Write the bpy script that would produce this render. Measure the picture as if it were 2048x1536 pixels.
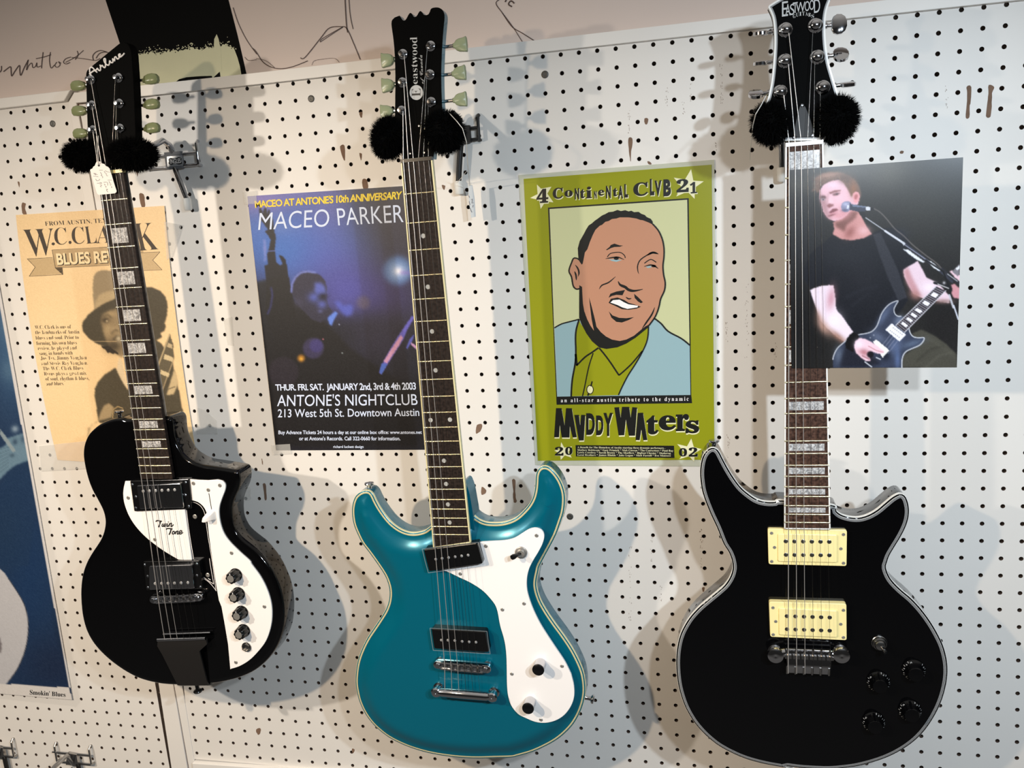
import bpy, bmesh, math, random
import numpy as np
from mathutils import Vector, Matrix
from mathutils.geometry import delaunay_2d_cdt, tessellate_polygon

random.seed(7)
rng = np.random.default_rng(7)
SC = bpy.context.scene
COL = SC.collection
for o in list(bpy.data.objects):
    bpy.data.objects.remove(o)

# ------------------------------------------------------------------ camera
# all scene measures below are millimetres in the frame of the pegboard:
# x to the right, y into the wall (board face at y = 0), z up (0 = top row of holes)
ZO = 1.9                                   # that row of holes hangs 1.9 m above the floor
FPX = 1708.3                               # focal length in pixels of the 2048 px wide frame
RX = np.array([[0.973496, 0.219014, -0.065862],      # camera right
               [0.0, 0.0, 0.0],
               [-0.227549, 0.956446, -0.182845]])    # camera forward
RX[0] /= np.linalg.norm(RX[0]); RX[2] -= RX[0] * RX[2].dot(RX[0]); RX[2] /= np.linalg.norm(RX[2])
RX[1] = np.cross(RX[2], RX[0])                       # camera down
CAM = np.array([244.5, -1247.9, -231.47])


def W(p):
    return Vector((p[0] * .001, p[1] * .001, p[2] * .001 + ZO))


cd = bpy.data.cameras.new('camera')
cam = bpy.data.objects.new('camera', cd)
COL.objects.link(cam)
cd.sensor_width = 36.0
cd.lens = FPX * 36.0 / 2048.0
cd.clip_start = .02
cam.matrix_world = Matrix(((RX[0][0], -RX[1][0], -RX[2][0], CAM[0] * .001),
                           (RX[0][1], -RX[1][1], -RX[2][1], CAM[1] * .001),
                           (RX[0][2], -RX[1][2], -RX[2][2], CAM[2] * .001 + ZO),
                           (0, 0, 0, 1)))
SC.camera = cam

# ------------------------------------------------------------------ light
world = bpy.data.worlds.new('shop')
SC.world = world
world.use_nodes = True
# the rest of the shop: a dim floor and room, a paler lamp-lit ceiling
_nt = world.node_tree
_tc = _nt.nodes.new('ShaderNodeTexCoord'); _sp = _nt.nodes.new('ShaderNodeSeparateXYZ'); _rp = _nt.nodes.new('ShaderNodeValToRGB')
_ma = _nt.nodes.new('ShaderNodeMath'); _ma.operation = 'MULTIPLY_ADD'; _ma.inputs[1].default_value = .5; _ma.inputs[2].default_value = .5
_nt.links.new(_tc.outputs['Generated'], _sp.inputs[0]); _nt.links.new(_sp.outputs['Z'], _ma.inputs[0]); _nt.links.new(_ma.outputs[0], _rp.inputs[0])
for _p, _v in ((.22, .11), (.36, .02), (.62, .02)):
    _e = _rp.color_ramp.elements.new(_p); _e.color = (_v, _v * .95, _v * .9, 1)
_rp.color_ramp.elements[0].color = (.10, .095, .09, 1); _rp.color_ramp.elements[-1].position = .88; _rp.color_ramp.elements[-1].color = (.42, .40, .37, 1)
_nt.links.new(_rp.outputs[0], _nt.nodes['Background'].inputs[0])
_nt.nodes['Background'].inputs[1].default_value = 1.0
SC.view_settings.view_transform = 'Standard'
SC.view_settings.look = 'None'
SC.view_settings.exposure = 0.0
SC.view_settings.gamma = 1.0
SC.view_settings.use_curve_mapping = False


def lamp(name, pos, target, power, color, radius, angle=75, blend=.7):
    l = bpy.data.lights.new(name, 'SPOT')
    l.energy = power; l.color = color; l.shadow_soft_size = radius
    l.spot_size = math.radians(angle); l.spot_blend = blend
    o = bpy.data.objects.new(name, l)
    COL.objects.link(o)
    o.location = W(pos)
    o.rotation_euler = (W(target) - W(pos)).to_track_quat('-Z', 'Y').to_euler()
    return o


# a row of four ceiling spots about 1.3 m in front of the wall: two warm on the left, two cool on the right
lamp('spot_lamp', (-1320, -1300, 80), (-420, 0, -1250), 62, (1.0, .91, .80), .022, 112, 1.0)
lamp('spot_lamp', (-680, -1300, 50), (-330, 0, -1250), 53, (1.0, .79, .56), .020, 112, 1.0)
lamp('spot_lamp', (870, -1300, 50), (300, 0, -1200), 55, (.73, .87, 1.0), .020, 120, 1.0)
lamp('spot_lamp', (570, -1300, 0), (350, 0, -1200), 29, (.84, .92, 1.0), .024, 120, 1.0)


# ------------------------------------------------------------------ projection helpers
def ray(px, py):
    d = RX[0] * ((px - 1024) / FPX) + RX[1] * ((py - 768) / FPX) + RX[2]
    return d


def onplane(px, py, P0, N):
    d = ray(px, py)
    k = np.dot(np.asarray(P0, float) - CAM, N) / np.dot(d, N)
    return CAM + k * d


def wall(px, py, y=0.0):
    d = ray(px, py)
    return CAM + d * ((y - CAM[1]) / d[1])


def cr(ox, oy, s, pts):
    """points read off an enlarged crop of the photograph -> photo pixels"""
    return [(ox + x / s, oy + y / s) for x, y in pts]


# ------------------------------------------------------------------ colours and materials
def lin1(c):
    c = c / 255.0
    return c / 12.92 if c <= .04045 else ((c + .055) / 1.055) ** 2.4


def lin(c):
    return tuple(lin1(v) for v in c)


def mat(name, rgb, rough=.5, metal=0.0, coat=0.0, spec=.5, noise=0.0, nscale=40.0, bump=0.0, alpha=1.0, trans=0.0):
    m = bpy.data.materials.new(name)
    m.use_nodes = True
    nt = m.node_tree
    b = nt.nodes['Principled BSDF']
    c = lin(rgb) + (1,)
    b.inputs['Base Color'].default_value = c
    b.inputs['Roughness'].default_value = rough
    b.inputs['Metallic'].default_value = metal
    b.inputs['Coat Weight'].default_value = coat
    b.inputs['Coat Roughness'].default_value = .04
    b.inputs['Specular IOR Level'].default_value = spec
    b.inputs['Alpha'].default_value = alpha
    b.inputs['Transmission Weight'].default_value = trans
    if noise or bump:
        tc = nt.nodes.new('ShaderNodeTexCoord')
        n = nt.nodes.new('ShaderNodeTexNoise')
        n.inputs['Scale'].default_value = nscale
        n.inputs['Detail'].default_value = 6
        nt.links.new(tc.outputs['Object'], n.inputs['Vector'])
        if noise:
            mix = nt.nodes.new('ShaderNodeMix'); mix.data_type = 'RGBA'
            mix.inputs[6].default_value = tuple(min(1, v * (1 + noise)) for v in c[:3]) + (1,)
            mix.inputs[7].default_value = tuple(v * (1 - noise) for v in c[:3]) + (1,)
            nt.links.new(n.outputs['Fac'], mix.inputs[0])
            nt.links.new(mix.outputs[2], b.inputs['Base Color'])
        if bump:
            bp = nt.nodes.new('ShaderNodeBump')
            bp.inputs['Strength'].default_value = bump
            bp.inputs['Distance'].default_value = .002
            nt.links.new(n.outputs['Fac'], bp.inputs['Height'])
            nt.links.new(bp.outputs['Normal'], b.inputs['Normal'])
    return m


def print_mat(name, rough=.45, spec=.35):
    """paper whose printed colours are stored per vertex"""
    m = mat(name, (255, 255, 255), rough, spec=spec)
    nt = m.node_tree
    a = nt.nodes.new('ShaderNodeAttribute'); a.attribute_name = 'print'
    nt.links.new(a.outputs['Color'], nt.nodes['Principled BSDF'].inputs['Base Color'])
    return m


def wood_mat(name, c1, c2, sx=260, sz=9):
    m = mat(name, c1, .55, spec=.14)
    nt = m.node_tree; b = nt.nodes['Principled BSDF']
    tc = nt.nodes.new('ShaderNodeTexCoord'); mp = nt.nodes.new('ShaderNodeMapping')
    mp.inputs['Scale'].default_value = (sx, sx, sz)
    n = nt.nodes.new('ShaderNodeTexNoise'); n.inputs['Scale'].default_value = 1.0; n.inputs['Detail'].default_value = 5
    r = nt.nodes.new('ShaderNodeValToRGB')
    r.color_ramp.elements[0].color = lin(c1) + (1,); r.color_ramp.elements[0].position = .35
    r.color_ramp.elements[1].color = lin(c2) + (1,); r.color_ramp.elements[1].position = .68
    nt.links.new(tc.outputs['Object'], mp.inputs[0]); nt.links.new(mp.outputs[0], n.inputs['Vector'])
    nt.links.new(n.outputs['Fac'], r.inputs[0]); nt.links.new(r.outputs[0], b.inputs['Base Color'])
    return m


def pearl_mat(name, c1, c2):
    m = mat(name, c1, .18, coat=.4)
    nt = m.node_tree; b = nt.nodes['Principled BSDF']
    tc = nt.nodes.new('ShaderNodeTexCoord')
    v = nt.nodes.new('ShaderNodeTexVoronoi'); v.inputs['Scale'].default_value = 210
    n = nt.nodes.new('ShaderNodeTexNoise'); n.inputs['Scale'].default_value = 150; n.inputs['Distortion'].default_value = 2.5
    r = nt.nodes.new('ShaderNodeValToRGB')
    r.color_ramp.elements[0].color = lin(c1) + (1,); r.color_ramp.elements[0].position = .38
    r.color_ramp.elements[1].color = lin(c2) + (1,); r.color_ramp.elements[1].position = .62
    nt.links.new(tc.outputs['Object'], n.inputs['Vector']); nt.links.new(tc.outputs['Object'], v.inputs['Vector'])
    nt.links.new(n.outputs['Fac'], r.inputs[0]); nt.links.new(r.outputs[0], b.inputs['Base Color'])
    return m


M = {}
M['board'] = mat('painted_pegboard', (226, 221, 214), .42, spec=.4, noise=.035, nscale=5, bump=.05)
M['boardback'] = mat('bare_hardboard', (70, 52, 40), .9)
M['trim'] = mat('painted_trim', (228, 223, 216), .4, noise=.05, nscale=9, bump=.06)
M['gap'] = mat('bare_gap', (96, 70, 52), .9)
M['plaster'] = mat('plaster', (206, 190, 180), .75, noise=.06, nscale=3, bump=.12)
M['blackpaint'] = mat('black_paint', (7, 7, 7), .8, noise=.3, nscale=8, spec=.08)
M['creampaint'] = mat('cream_paint', (188, 187, 156), .7, noise=.1, nscale=20, bump=.5)
M['ink'] = mat('marker_ink', (70, 50, 44), .6)
M['chip'] = mat('chipped_paint', (120, 94, 76), .85, noise=.35, nscale=90)
M['rust'] = mat('dull_screw', (84, 82, 78), .5, .6, noise=.4, nscale=300)
M['gblack'] = mat('black_lacquer', (5, 5, 6), .07, coat=0, spec=.4)
M['headblack'] = mat('black_headstock_face', (7, 7, 7), .6, spec=.025)
M['gteal'] = mat('teal_metallic_lacquer', (0, 104, 126), .24, .3, coat=.3, noise=.04, nscale=900)
M['cream'] = mat('cream_plastic', (244, 226, 160), .35)
M['creambind'] = mat('aged_cream_binding', (226, 216, 168), .3)
M['whitebind'] = mat('white_binding', (232, 230, 224), .3)
M['greyply'] = mat('grey_ply', (132, 132, 132), .35)
M['tanply'] = mat('tan_ply', (128, 112, 74), .4)
M['blackpl'] = mat('black_plastic', (12, 12, 13), .22, spec=.45)
M['matblack'] = mat('matt_black_metal', (26, 24, 23), .5, spec=.4)
M['whitepl'] = mat('white_plastic', (245, 240, 236), .28)
M['chrome'] = mat('chrome', (205, 205, 208), .10, 1.0)
M['dullplate'] = mat('dull_plate', (104, 104, 106), .6, spec=.2)
M['plate'] = mat('silver_plate', (168, 168, 168), .35, .3)
M['screwmetal'] = mat('steel_screw', (150, 146, 140), .35, .45)
M['nickel'] = mat('brushed_nickel', (172, 170, 168), .24, 1.0)
M['fretwire'] = mat('fret_wire', (226, 214, 178), .22, 1.0)
M['stringw'] = mat('wound_string', (206, 200, 194), .35, .7)
M['stringp'] = mat('plain_string', (120, 118, 114), .25, 1.0)
M['rosewood'] = wood_mat('dark_rosewood', (26, 20, 18), (50, 40, 35))
M['rosewood2'] = wood_mat('brown_rosewood', (44, 28, 22), (92, 66, 54))
M['pearl'] = pearl_mat('pearl_inlay', (132, 130, 130), (206, 204, 202))
M['pearlgrey'] = mat('pearl_dot', (176, 174, 168), .2)
M['greenpl'] = mat('aged_green_plastic', (146, 154, 120), .3)
M['greendark'] = mat('dull_green_plastic', (122, 130, 92), .28)
M['fur'] = mat('black_fur', (9, 9, 9), 1.0, spec=.05)
M['paperwhite'] = mat('white_card', (242, 236, 230), .6)
M['tape'] = mat('clear_tape', (235, 232, 226), .12, alpha=.22)
M['film'] = mat('clear_film', (30, 30, 30), .08, alpha=.05)
M['filmedge'] = mat('clear_film_edge', (220, 225, 228), .2, alpha=.2)
M['sleeve'] = mat('clear_sleeve', (214, 216, 196), .1, alpha=.55)
M['rubber'] = mat('white_rubber', (222, 220, 214), .5)
M['thread'] = mat('thread', (225, 222, 215), .7)
M['blackink'] = mat('black_ink', (20, 20, 20), .5)
M['penink'] = mat('pen_ink', (78, 72, 84), .6)


# ------------------------------------------------------------------ mesh builder
class MB:
    def __init__(s):
        s.v = []; s.f = []; s.m = []

    def add(s, verts, faces, mi=0):
        o = len(s.v)
        s.v.extend([tuple(map(float, p)) for p in verts])
        for f in faces:
            s.f.append([i + o for i in f]); s.m.append(mi)

    def poly(s, pts, mi=0):
        """a flat, possibly concave outline"""
        n = len(pts)
        s.add(pts, tri(pts), mi)

    def prism(s, top, bot, mi=0, side=None):
        n = len(top)
        o = len(s.v)
        s.v.extend([tuple(map(float, p)) for p in top]); s.v.extend([tuple(map(float, p)) for p in bot])
        for a, b, c in tri(top):
            s.f.append([o + a, o + b, o + c]); s.m.append(mi)
            s.f.append([o + n + c, o + n + b, o + n + a]); s.m.append(mi)
        for i in range(n):
            j = (i + 1) % n
            s.f.append([o + i, o + n + i, o + n + j, o + j]); s.m.append(mi if side is None else side)

    def box(s, a, b, mi=0):
        (x0, y0, z0), (x1, y1, z1) = a, b
        v = [(x0, y0, z0), (x1, y0, z0), (x1, y1, z0), (x0, y1, z0), (x0, y0, z1), (x1, y0, z1), (x1, y1, z1), (x0, y1, z1)]
        s.add(v, [(3, 2, 1, 0), (4, 5, 6, 7), (0, 1, 5, 4), (1, 2, 6, 5), (2, 3, 7, 6), (3, 0, 4, 7)], mi)

    def lathe(s, c, axis, prof, seg=24, mi=0, lobes=0, depth=0.0, capa=True, capb=True):
        """prof: list of (radius, height along axis) from c"""
        c = np.asarray(c, float); a = np.asarray(axis, float); a /= np.linalg.norm(a)
        t = np.array([1., 0, 0]) if abs(a[0]) < .8 else np.array([0, 1., 0])
        e1 = np.cross(a, t); e1 /= np.linalg.norm(e1); e2 = np.cross(a, e1)
        V = []
        for r, h in prof:
            for k in range(seg):
                th = 2 * math.pi * k / seg
                rr = r * (1 + depth * math.cos(lobes * th)) if lobes else r
                V.append(c + a * h + e1 * rr * math.cos(th) + e2 * rr * math.sin(th))
        Fc = []
        for i in range(len(prof) - 1):
            for k in range(seg):
                q = (k + 1) % seg
                Fc.append((i * seg + k, i * seg + q, (i + 1) * seg + q, (i + 1) * seg + k))
        if capa: Fc.append(tuple(range(seg))[::-1])
        if capb: Fc.append(tuple((len(prof) - 1) * seg + k for k in range(seg)))
        s.add(V, Fc, mi)

    def tube(s, pts, r, seg=10, mi=0):
        pts = [np.asarray(p, float) for p in pts]
        rs = r if isinstance(r, (list, tuple)) else [r] * len(pts)
        V = []; prev = None
        for i, p in enumerate(pts):
            d = pts[min(i + 1, len(pts) - 1)] - pts[max(i - 1, 0)]
            d /= (np.linalg.norm(d) + 1e-9)
            if prev is None:
                t = np.array([0, 0, 1.]) if abs(d[2]) < .9 else np.array([1., 0, 0])
                e1 = np.cross(d, t)
            else:
                e1 = prev - d * prev.dot(d)
            e1 /= (np.linalg.norm(e1) + 1e-9); prev = e1
            e2 = np.cross(d, e1)
            for k in range(seg):
                th = 2 * math.pi * k / seg
                V.append(p + rs[i] * (e1 * math.cos(th) + e2 * math.sin(th)))
        Fc = []
        for i in range(len(pts) - 1):
            for k in range(seg):
                q = (k + 1) % seg
                Fc.append((i * seg + k, i * seg + q, (i + 1) * seg + q, (i + 1) * seg + k))
        Fc.append(tuple(range(seg))[::-1]); Fc.append(tuple((len(pts) - 1) * seg + k for k in range(seg)))
        s.add(V, Fc, mi)

    def ellipsoid(s, c, r, mi=0, nu=20, nv=12, bumps=0.0):
        V = []; Fc = []
        for j in range(nv + 1):
            ph = math.pi * j / nv
            for i in range(nu):
                th = 2 * math.pi * i / nu
                k = 1 + bumps * (random.random() - .5)
                V.append((c[0] + r[0] * k * math.sin(ph) * math.cos(th), c[1] + r[1] * k * math.sin(ph) * math.sin(th), c[2] + r[2] * k * math.cos(ph)))
        for j in range(nv):
            for i in range(nu):
                q = (i + 1) % nu
                Fc.append((j * nu + i, (j + 1) * nu + i, (j + 1) * nu + q, j * nu + q))
        s.add(V, Fc, mi)

    def build(s, name, mats, parent=None, smooth=35, org=None):
        """vertices are mm; with a parent they are read in the parent's frame (see ORG)"""
        mats = mats if isinstance(mats, (list, tuple)) else [mats]
        v = np.array(s.v, float).reshape(-1, 3)
        if parent is not None:
            v = v - ORG[parent.name]
        else:
            if org is None:
                org = np.array([v[:, 0].mean(), v[:, 1].mean(), v[:, 2].min()])
            v = v - org
        me = bpy.data.meshes.new(name)
        me.from_pydata([tuple(p) for p in v * .001], [], s.f)
        for mm in mats: me.materials.append(M[mm] if isinstance(mm, str) else mm)
        if len(mats) > 1: me.polygons.foreach_set('material_index', s.m)
        if smooth:
            me.polygons.foreach_set('use_smooth', [True] * len(me.polygons))
            me.set_sharp_from_angle(angle=math.radians(smooth))
        me.validate(); me.update()
        o = bpy.data.objects.new(name, me)
        COL.objects.link(o)
        if parent is not None:
            o.parent = parent; ORG[o.name] = ORG[parent.name]
        else:
            o.location = W(org); ORG[o.name] = np.asarray(org, float)
        return o


ORG = {}


def tri(pts):
    P = [Vector(p) for p in pts]
    if len(P) == 3: return [(0, 1, 2)]
    out = tessellate_polygon([P])
    return [tuple(t) for t in out]


def tag(o, label=None, cat=None, group=None, kind=None):
    if label: o['label'] = label
    if cat: o['category'] = cat
    if group: o['group'] = group
    if kind: o['kind'] = kind
    return o


def thing(name, loc, label, cat, group=None):
    o = bpy.data.objects.new(name, None)
    o.empty_display_size = .05
    COL.objects.link(o)
    o.location = W(loc)
    ORG[o.name] = np.asarray(loc, float)
    return tag(o, label, cat, group)


def fam(o, parent):
    """make an already built mesh a child, keeping its place"""
    o.parent = parent
    return o


# ------------------------------------------------------------------ lettering
_tc = {}


def glyphs(text, off=0.0, spacing=1.0, shear=0.0):
    key = (text, off, spacing, shear)
    if key not in _tc:
        c = bpy.data.curves.new('t', 'FONT')
        c.body = text; c.size = 1; c.offset = off; c.resolution_u = 5 if len(text) < 20 else 3; c.space_character = spacing; c.shear = shear
        o = bpy.data.objects.new('t', c)
        COL.objects.link(o)
        m = bpy.data.meshes.new_from_object(o.evaluated_get(bpy.context.evaluated_depsgraph_get()))
        v = np.zeros(len(m.vertices) * 3); m.vertices.foreach_get('co', v)
        v = v.reshape(-1, 3)[:, :2]
        f = [list(p.vertices) for p in m.polygons]
        bpy.data.objects.remove(o); bpy.data.curves.remove(c); bpy.data.meshes.remove(m)
        _tc[key] = (v, f)
    return _tc[key]


def serif(s):
    return ''.join(chr(0x1D400 + ord(c) - 65) if 'A' <= c <= 'Z' else chr(0x1D41A + ord(c) - 97) if 'a' <= c <= 'z'
                   else chr(0x1D7CE + ord(c) - 48) if '0' <= c <= '9' else c for c in s)


def script(s):
    return ''.join(chr(0x1D4D0 + ord(c) - 65) if 'A' <= c <= 'Z' else chr(0x1D4EA + ord(c) - 97) if 'a' <= c <= 'z' else c for c in s)


def put_text(mb, text, quad, place, mi=0, off=0.0, spacing=1.0, shear=0.0, ref=None):
    """fit the bounding box of text (or of ref's height) into quad = TL, TR, BR, BL photo pixels; place(px, py) -> mm"""
    v, f = glyphs(text, off, spacing, shear)
    if not len(v): return
    lo = v.min(0); hi = v.max(0)
    if ref is not None:
        rv, _ = glyphs(ref, off)
        lo = np.array([lo[0], rv[:, 1].min()]); hi = np.array([hi[0], rv[:, 1].max()])
    st = (v - lo) / (hi - lo + 1e-9)
    q = np.array(quad, float)
    P = []
    for s_, t_ in st:
        t_ = 1 - t_
        p = (q[0] * (1 - s_) + q[1] * s_) * (1 - t_) + (q[3] * (1 - s_) + q[2] * s_) * t_
        P.append(place(p[0], p[1]))
    mb.add(P, f, mi)


def stroke(mb, pts, w, place, mi=0, taper=False, closed=False):
    """a flat pen stroke of width w (px) along pts (px)"""
    p = np.array(pts, float)
    if closed: p = np.vstack([p, p[:1]])
    n = len(p)
    d = np.gradient(p, axis=0)
    d /= (np.linalg.norm(d, axis=1, keepdims=True) + 1e-9)
    nn = np.c_[-d[:, 1], d[:, 0]]
    ww = np.full(n, w / 2.0)
    if taper: ww = w / 2.0 * np.clip(np.sin(np.linspace(.12, math.pi - .12, n)) * 1.2, .25, 1)
    A = p + nn * ww[:, None]; B = p - nn * ww[:, None]
    V = [place(*q) for q in A] + [place(*q) for q in B]
    mb.add(V, [(i, i + 1, n + i + 1, n + i) for i in range(n - 1)], mi)


def spline(pts, closed=False, step=None, n=6):
    p = np.array(pts, float); N = len(p); out = []
    rngi = range(N) if closed else range(N - 1)
    for i in rngi:
        p0 = p[(i - 1) % N] if closed or i > 0 else p[0]
        p1 = p[i]; p2 = p[(i + 1) % N]
        p3 = p[(i + 2) % N] if closed or i + 2 < N else p[-1]
        for k in range(n):
            t = k / n
            out.append(.5 * ((2 * p1) + (-p0 + p2) * t + (2 * p0 - 5 * p1 + 4 * p2 - p3) * t * t + (-p0 + 3 * p1 - 3 * p2 + p3) * t ** 3))
    if not closed: out.append(p[-1])
    out = np.array(out)
    if step:
        q = np.vstack([out, out[:1]]) if closed else out
        L = np.r_[0, np.cumsum(np.linalg.norm(np.diff(q, axis=0), axis=1))]
        m = max(3, int(L[-1] / step))
        s = np.linspace(0, L[-1], m, endpoint=not closed)
        out = np.c_[np.interp(s, L, q[:, 0]), np.interp(s, L, q[:, 1])]
    return out

# ================================================================== THE WALL
def hb(c, r):
    u = c / 25.0; v = (r - 22) / 22.0
    return np.stack([u * 0 + 1, u, v, u * u, u * v, v * v, u ** 3, u * u * v, u * v * v, v ** 3], -1)


WX = np.array([1.293, -5.446, -1.648, 1.022, .756, -2.825, 1.167, .145, 10.89, 1.892])
WZ = np.array([2.755, -2.918, -1.292, .313, .722, -5.63, 1.847, -.412, 1.119, .457])
LX = np.array([-852.598, .718, 3.159, 0, 2.864, -4.893, 0, 0, 0, 5.377])
LZ = np.array([5.236, 1.901, 5.688, 0, 7.547, 3.202, 0, 0, 0, -.544])


def hole_grid(name, cols, rows, kx, kz, xlim, zlim, label, rad=3.05, keep=None):
    """a sheet of hardboard drilled through on a one inch grid (the drilling wanders a few mm)"""
    cc, rr = np.meshgrid(np.arange(cols[0], cols[1] + 1, dtype=float), np.arange(rows[0], rows[1] + 1, dtype=float))
    def at(c, r):
        b = hb(c, r)
        return np.stack([c * 25.4 + b @ kx, -r * 25.4 + b @ kz], -1)
    NS = 12
    c = cc.ravel(); r = rr.ravel(); n = len(c)
    ctr = at(c, r)
    th = np.arange(NS) * 2 * math.pi / NS + math.pi / 4
    ring = ctr[:, None, :] + rad * np.stack([np.cos(th), np.sin(th)], -1)[None]
    # square cell boundary, three points per side, at the same angles
    sq = np.stack([np.cos(th), np.sin(th)], -1); sq = .5 * sq / np.abs(sq).max(1, keepdims=True)
    bnd = at(c[:, None] + sq[None, :, 0], r[:, None] - sq[None, :, 1])
    bnd[..., 0] = np.clip(bnd[..., 0], *xlim); bnd[..., 1] = np.clip(bnd[..., 1], *zlim)
    ok = (ctr[:, 0] > xlim[0] + rad + .3) & (ctr[:, 0] < xlim[1] - rad - .3) & (ctr[:, 1] > zlim[0] + rad + .3) & (ctr[:, 1] < zlim[1] - rad - .3)
    ring, bnd, ctr = ring[ok], bnd[ok], ctr[ok]; n = len(ring)
    V = np.zeros((n, 3 * NS, 3))
    V[:, :NS, 0] = bnd[..., 0]; V[:, :NS, 2] = bnd[..., 1]
    V[:, NS:2 * NS, 0] = ring[..., 0]; V[:, NS:2 * NS, 2] = ring[..., 1]
    V[:, 2 * NS:, 0] = ring[..., 0]; V[:, 2 * NS:, 2] = ring[..., 1]; V[:, 2 * NS:, 1] = 5.0
    k = np.arange(NS); q = (k + 1) % NS
    fa = np.concatenate([np.stack([k, q, NS + q, NS + k], -1), np.stack([NS + k, NS + q, 2 * NS + q, 2 * NS + k], -1)])
    Fq = (fa[None] + (np.arange(n) * 3 * NS)[:, None, None]).reshape(-1, 4)
    mi = np.tile(np.r_[np.zeros(NS, int), np.ones(NS, int)], n)
    v = V.reshape(-1, 3)
    org = np.array([sum(xlim) / 2, 0, zlim[0]])
    me = bpy.data.meshes.new(name)
    me.from_pydata([tuple(p) for p in (v - org) * .001], [], Fq.tolist())
    me.materials.append(M['board']); me.materials.append(M['boardback'])
    me.polygons.foreach_set('material_index', mi)
    me.update()
    o = bpy.data.objects.new(name, me); COL.objects.link(o); o.location = W(org); ORG[o.name] = org
    return tag(o, label, None, None, 'structure')


pegmain = hole_grid('wall_right', (-29, 29), (-1, 47), WX, WZ, (-706, 800), (-1166, 3.5), 'large white painted pegboard panel behind the three guitars')
pegleft = hole_grid('wall_left', (-14, 6), (-1, 49), LX, LZ, (-1190, -752), (-1260, 11), 'narrower white pegboard panel at the left behind the tan flyer')


def wallbox(name, a, b, m, label=None, bev=0.0):
    mb = MB(); mb.box(a, b)
    o = mb.build(name, m, smooth=0)
    return tag(o, label, None, None, 'structure')


wallbox('wall_back', (-1300, 26, -1400), (900, 40, 900), 'plaster', 'plaster wall above the pegboard covered in marker scribbles')
UP = 26.0


def trimbar(name, pts, m, y0, y1, label):
    """a batten: outline pts (x, z) in mm from y0 (front) to y1"""
    mb = MB()
    mb.prism([(x, y0, z) for x, z in pts], [(x, y1, z) for x, z in pts])
    o = mb.build(name, m, smooth=0)
    bv = o.modifiers.new('soft_edge', 'BEVEL'); bv.width = .0012; bv.segments = 2; bv.limit_method = 'ANGLE'
    return tag(o, label, None, None, 'structure')


trimbar('trim_1', [(-735, 5.5), (-420, 2.5), (-20, 2.5), (330, 1.5), (800, -1), (800, 17), (330, 18.5), (-20, 19), (-420, 19), (-735, 21)], 'trim', -9, 26,
        'long white batten along the top edge of the large pegboard')
trimbar('trim_2', [(-1190, 10), (-755, 10), (-740, 26), (-1190, 26)], 'trim', -9, 26, 'short white batten along the top edge of the left pegboard')
trimbar('trim_3', [(-754, 10), (-739.5, 24.5), (-736, -60), (-734, -160), (-722.6, -1000), (-717.5, -1260), (-753, -1260), (-753, -1000), (-753, -160), (-753, -30)], 'trim', -1.5, 26,
        'white batten on the right edge of the left pegboard')
trimbar('trim_4', [(-735, 4), (-718, 4), (-717, -160), (-704, -1000), (-702, -1185), (-716, -1185), (-721, -1000), (-732.2, -160)], 'trim', -1.5, 26,
        'white batten on the left edge of the large pegboard')
trimbar('trim_5', [(-702, -1164), (-400, -1158), (200, -1158), (800, -1150), (800, -1182), (-702, -1185)], 'trim', -9, 26,
        'white batten along the bottom edge of the large pegboard')
wallbox('trim_6', (-740, 2, -1260), (-700, 25, 10), 'gap', 'narrow brown gap between the two pegboard panels')


def up(px, py):
    p = wall(px, py, UP - .3); return p


def up2(px, py):
    return wall(px, py, UP - .6)


def up3(px, py):
    return wall(px, py, UP - .9)


WB = bpy.data.objects['wall_back']
mb = MB()
mb.poly([up(*p) for p in [(150, -190), (405, -190), (457, 0), (475, 70), (497, 165), (275, 180), (239, 85), (211, 0)]])
tag(mb.build('painted_stripe', 'blackpaint', WB, 0), 'black painted stripe')
mb = MB()
edge = cr(0, 0, 3, [(800, 335), (850, 328), (905, 318), (950, 322), (1000, 306), (1050, 310), (1100, 300), (1160, 292), (1200, 300), (1250, 282), (1300, 285), (1345, 270), (1400, 282), (1408, 300)])
rag = []
for (a, b), (c, d) in zip(edge[:-1], edge[1:]):
    for k in range(5):
        t = k / 5; rag.append((a + (c - a) * t, b + (d - b) * t + random.uniform(-4, 3)))
mb.poly([up2(*p) for p in rag + cr(0, 0, 3, [(1425, 345), (1440, 400), (1452, 470), (1200, 500), (900, 540), (800, 545), (800, 430)])])
for k in range(150):
    t = random.random(); i = int(t * (len(rag) - 1)); x, y = rag[i]
    x += random.uniform(-6, 6); y -= abs(random.gauss(0, 6)) - 1; s_ = random.uniform(.4, 1.6)
    mb.poly([up2(x + s_ * math.cos(a) * random.uniform(.6, 1.4), y + s_ * math.sin(a)) for a in (0, 1.3, 2.5, 3.7, 5)])
mb.poly([wall(*p, UP - .75) for p in cr(0, 0, 3, [(1283, 300), (1285, 235), (1300, 205), (1312, 235), (1325, 300), (1330, 420), (1300, 470)])])
tag(mb.build('paint_patch', 'creampaint', WB, 0), 'cream paint patch with a ragged top edge')
mb = MB()
mb.poly([up3(*p) for p in cr(0, 0, 3, [(1050, 495), (1075, 475), (1120, 463), (1200, 457), (1270, 455), (1278, 475), (1200, 500), (1060, 520)])])
mb.poly([up3(*p) for p in cr(0, 0, 3, [(1275, 470), (1318, 430), (1324, 470), (1290, 490)])])
mb.build('flaked_patch', 'blackpaint', WB, 0)
mb = MB()
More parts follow.
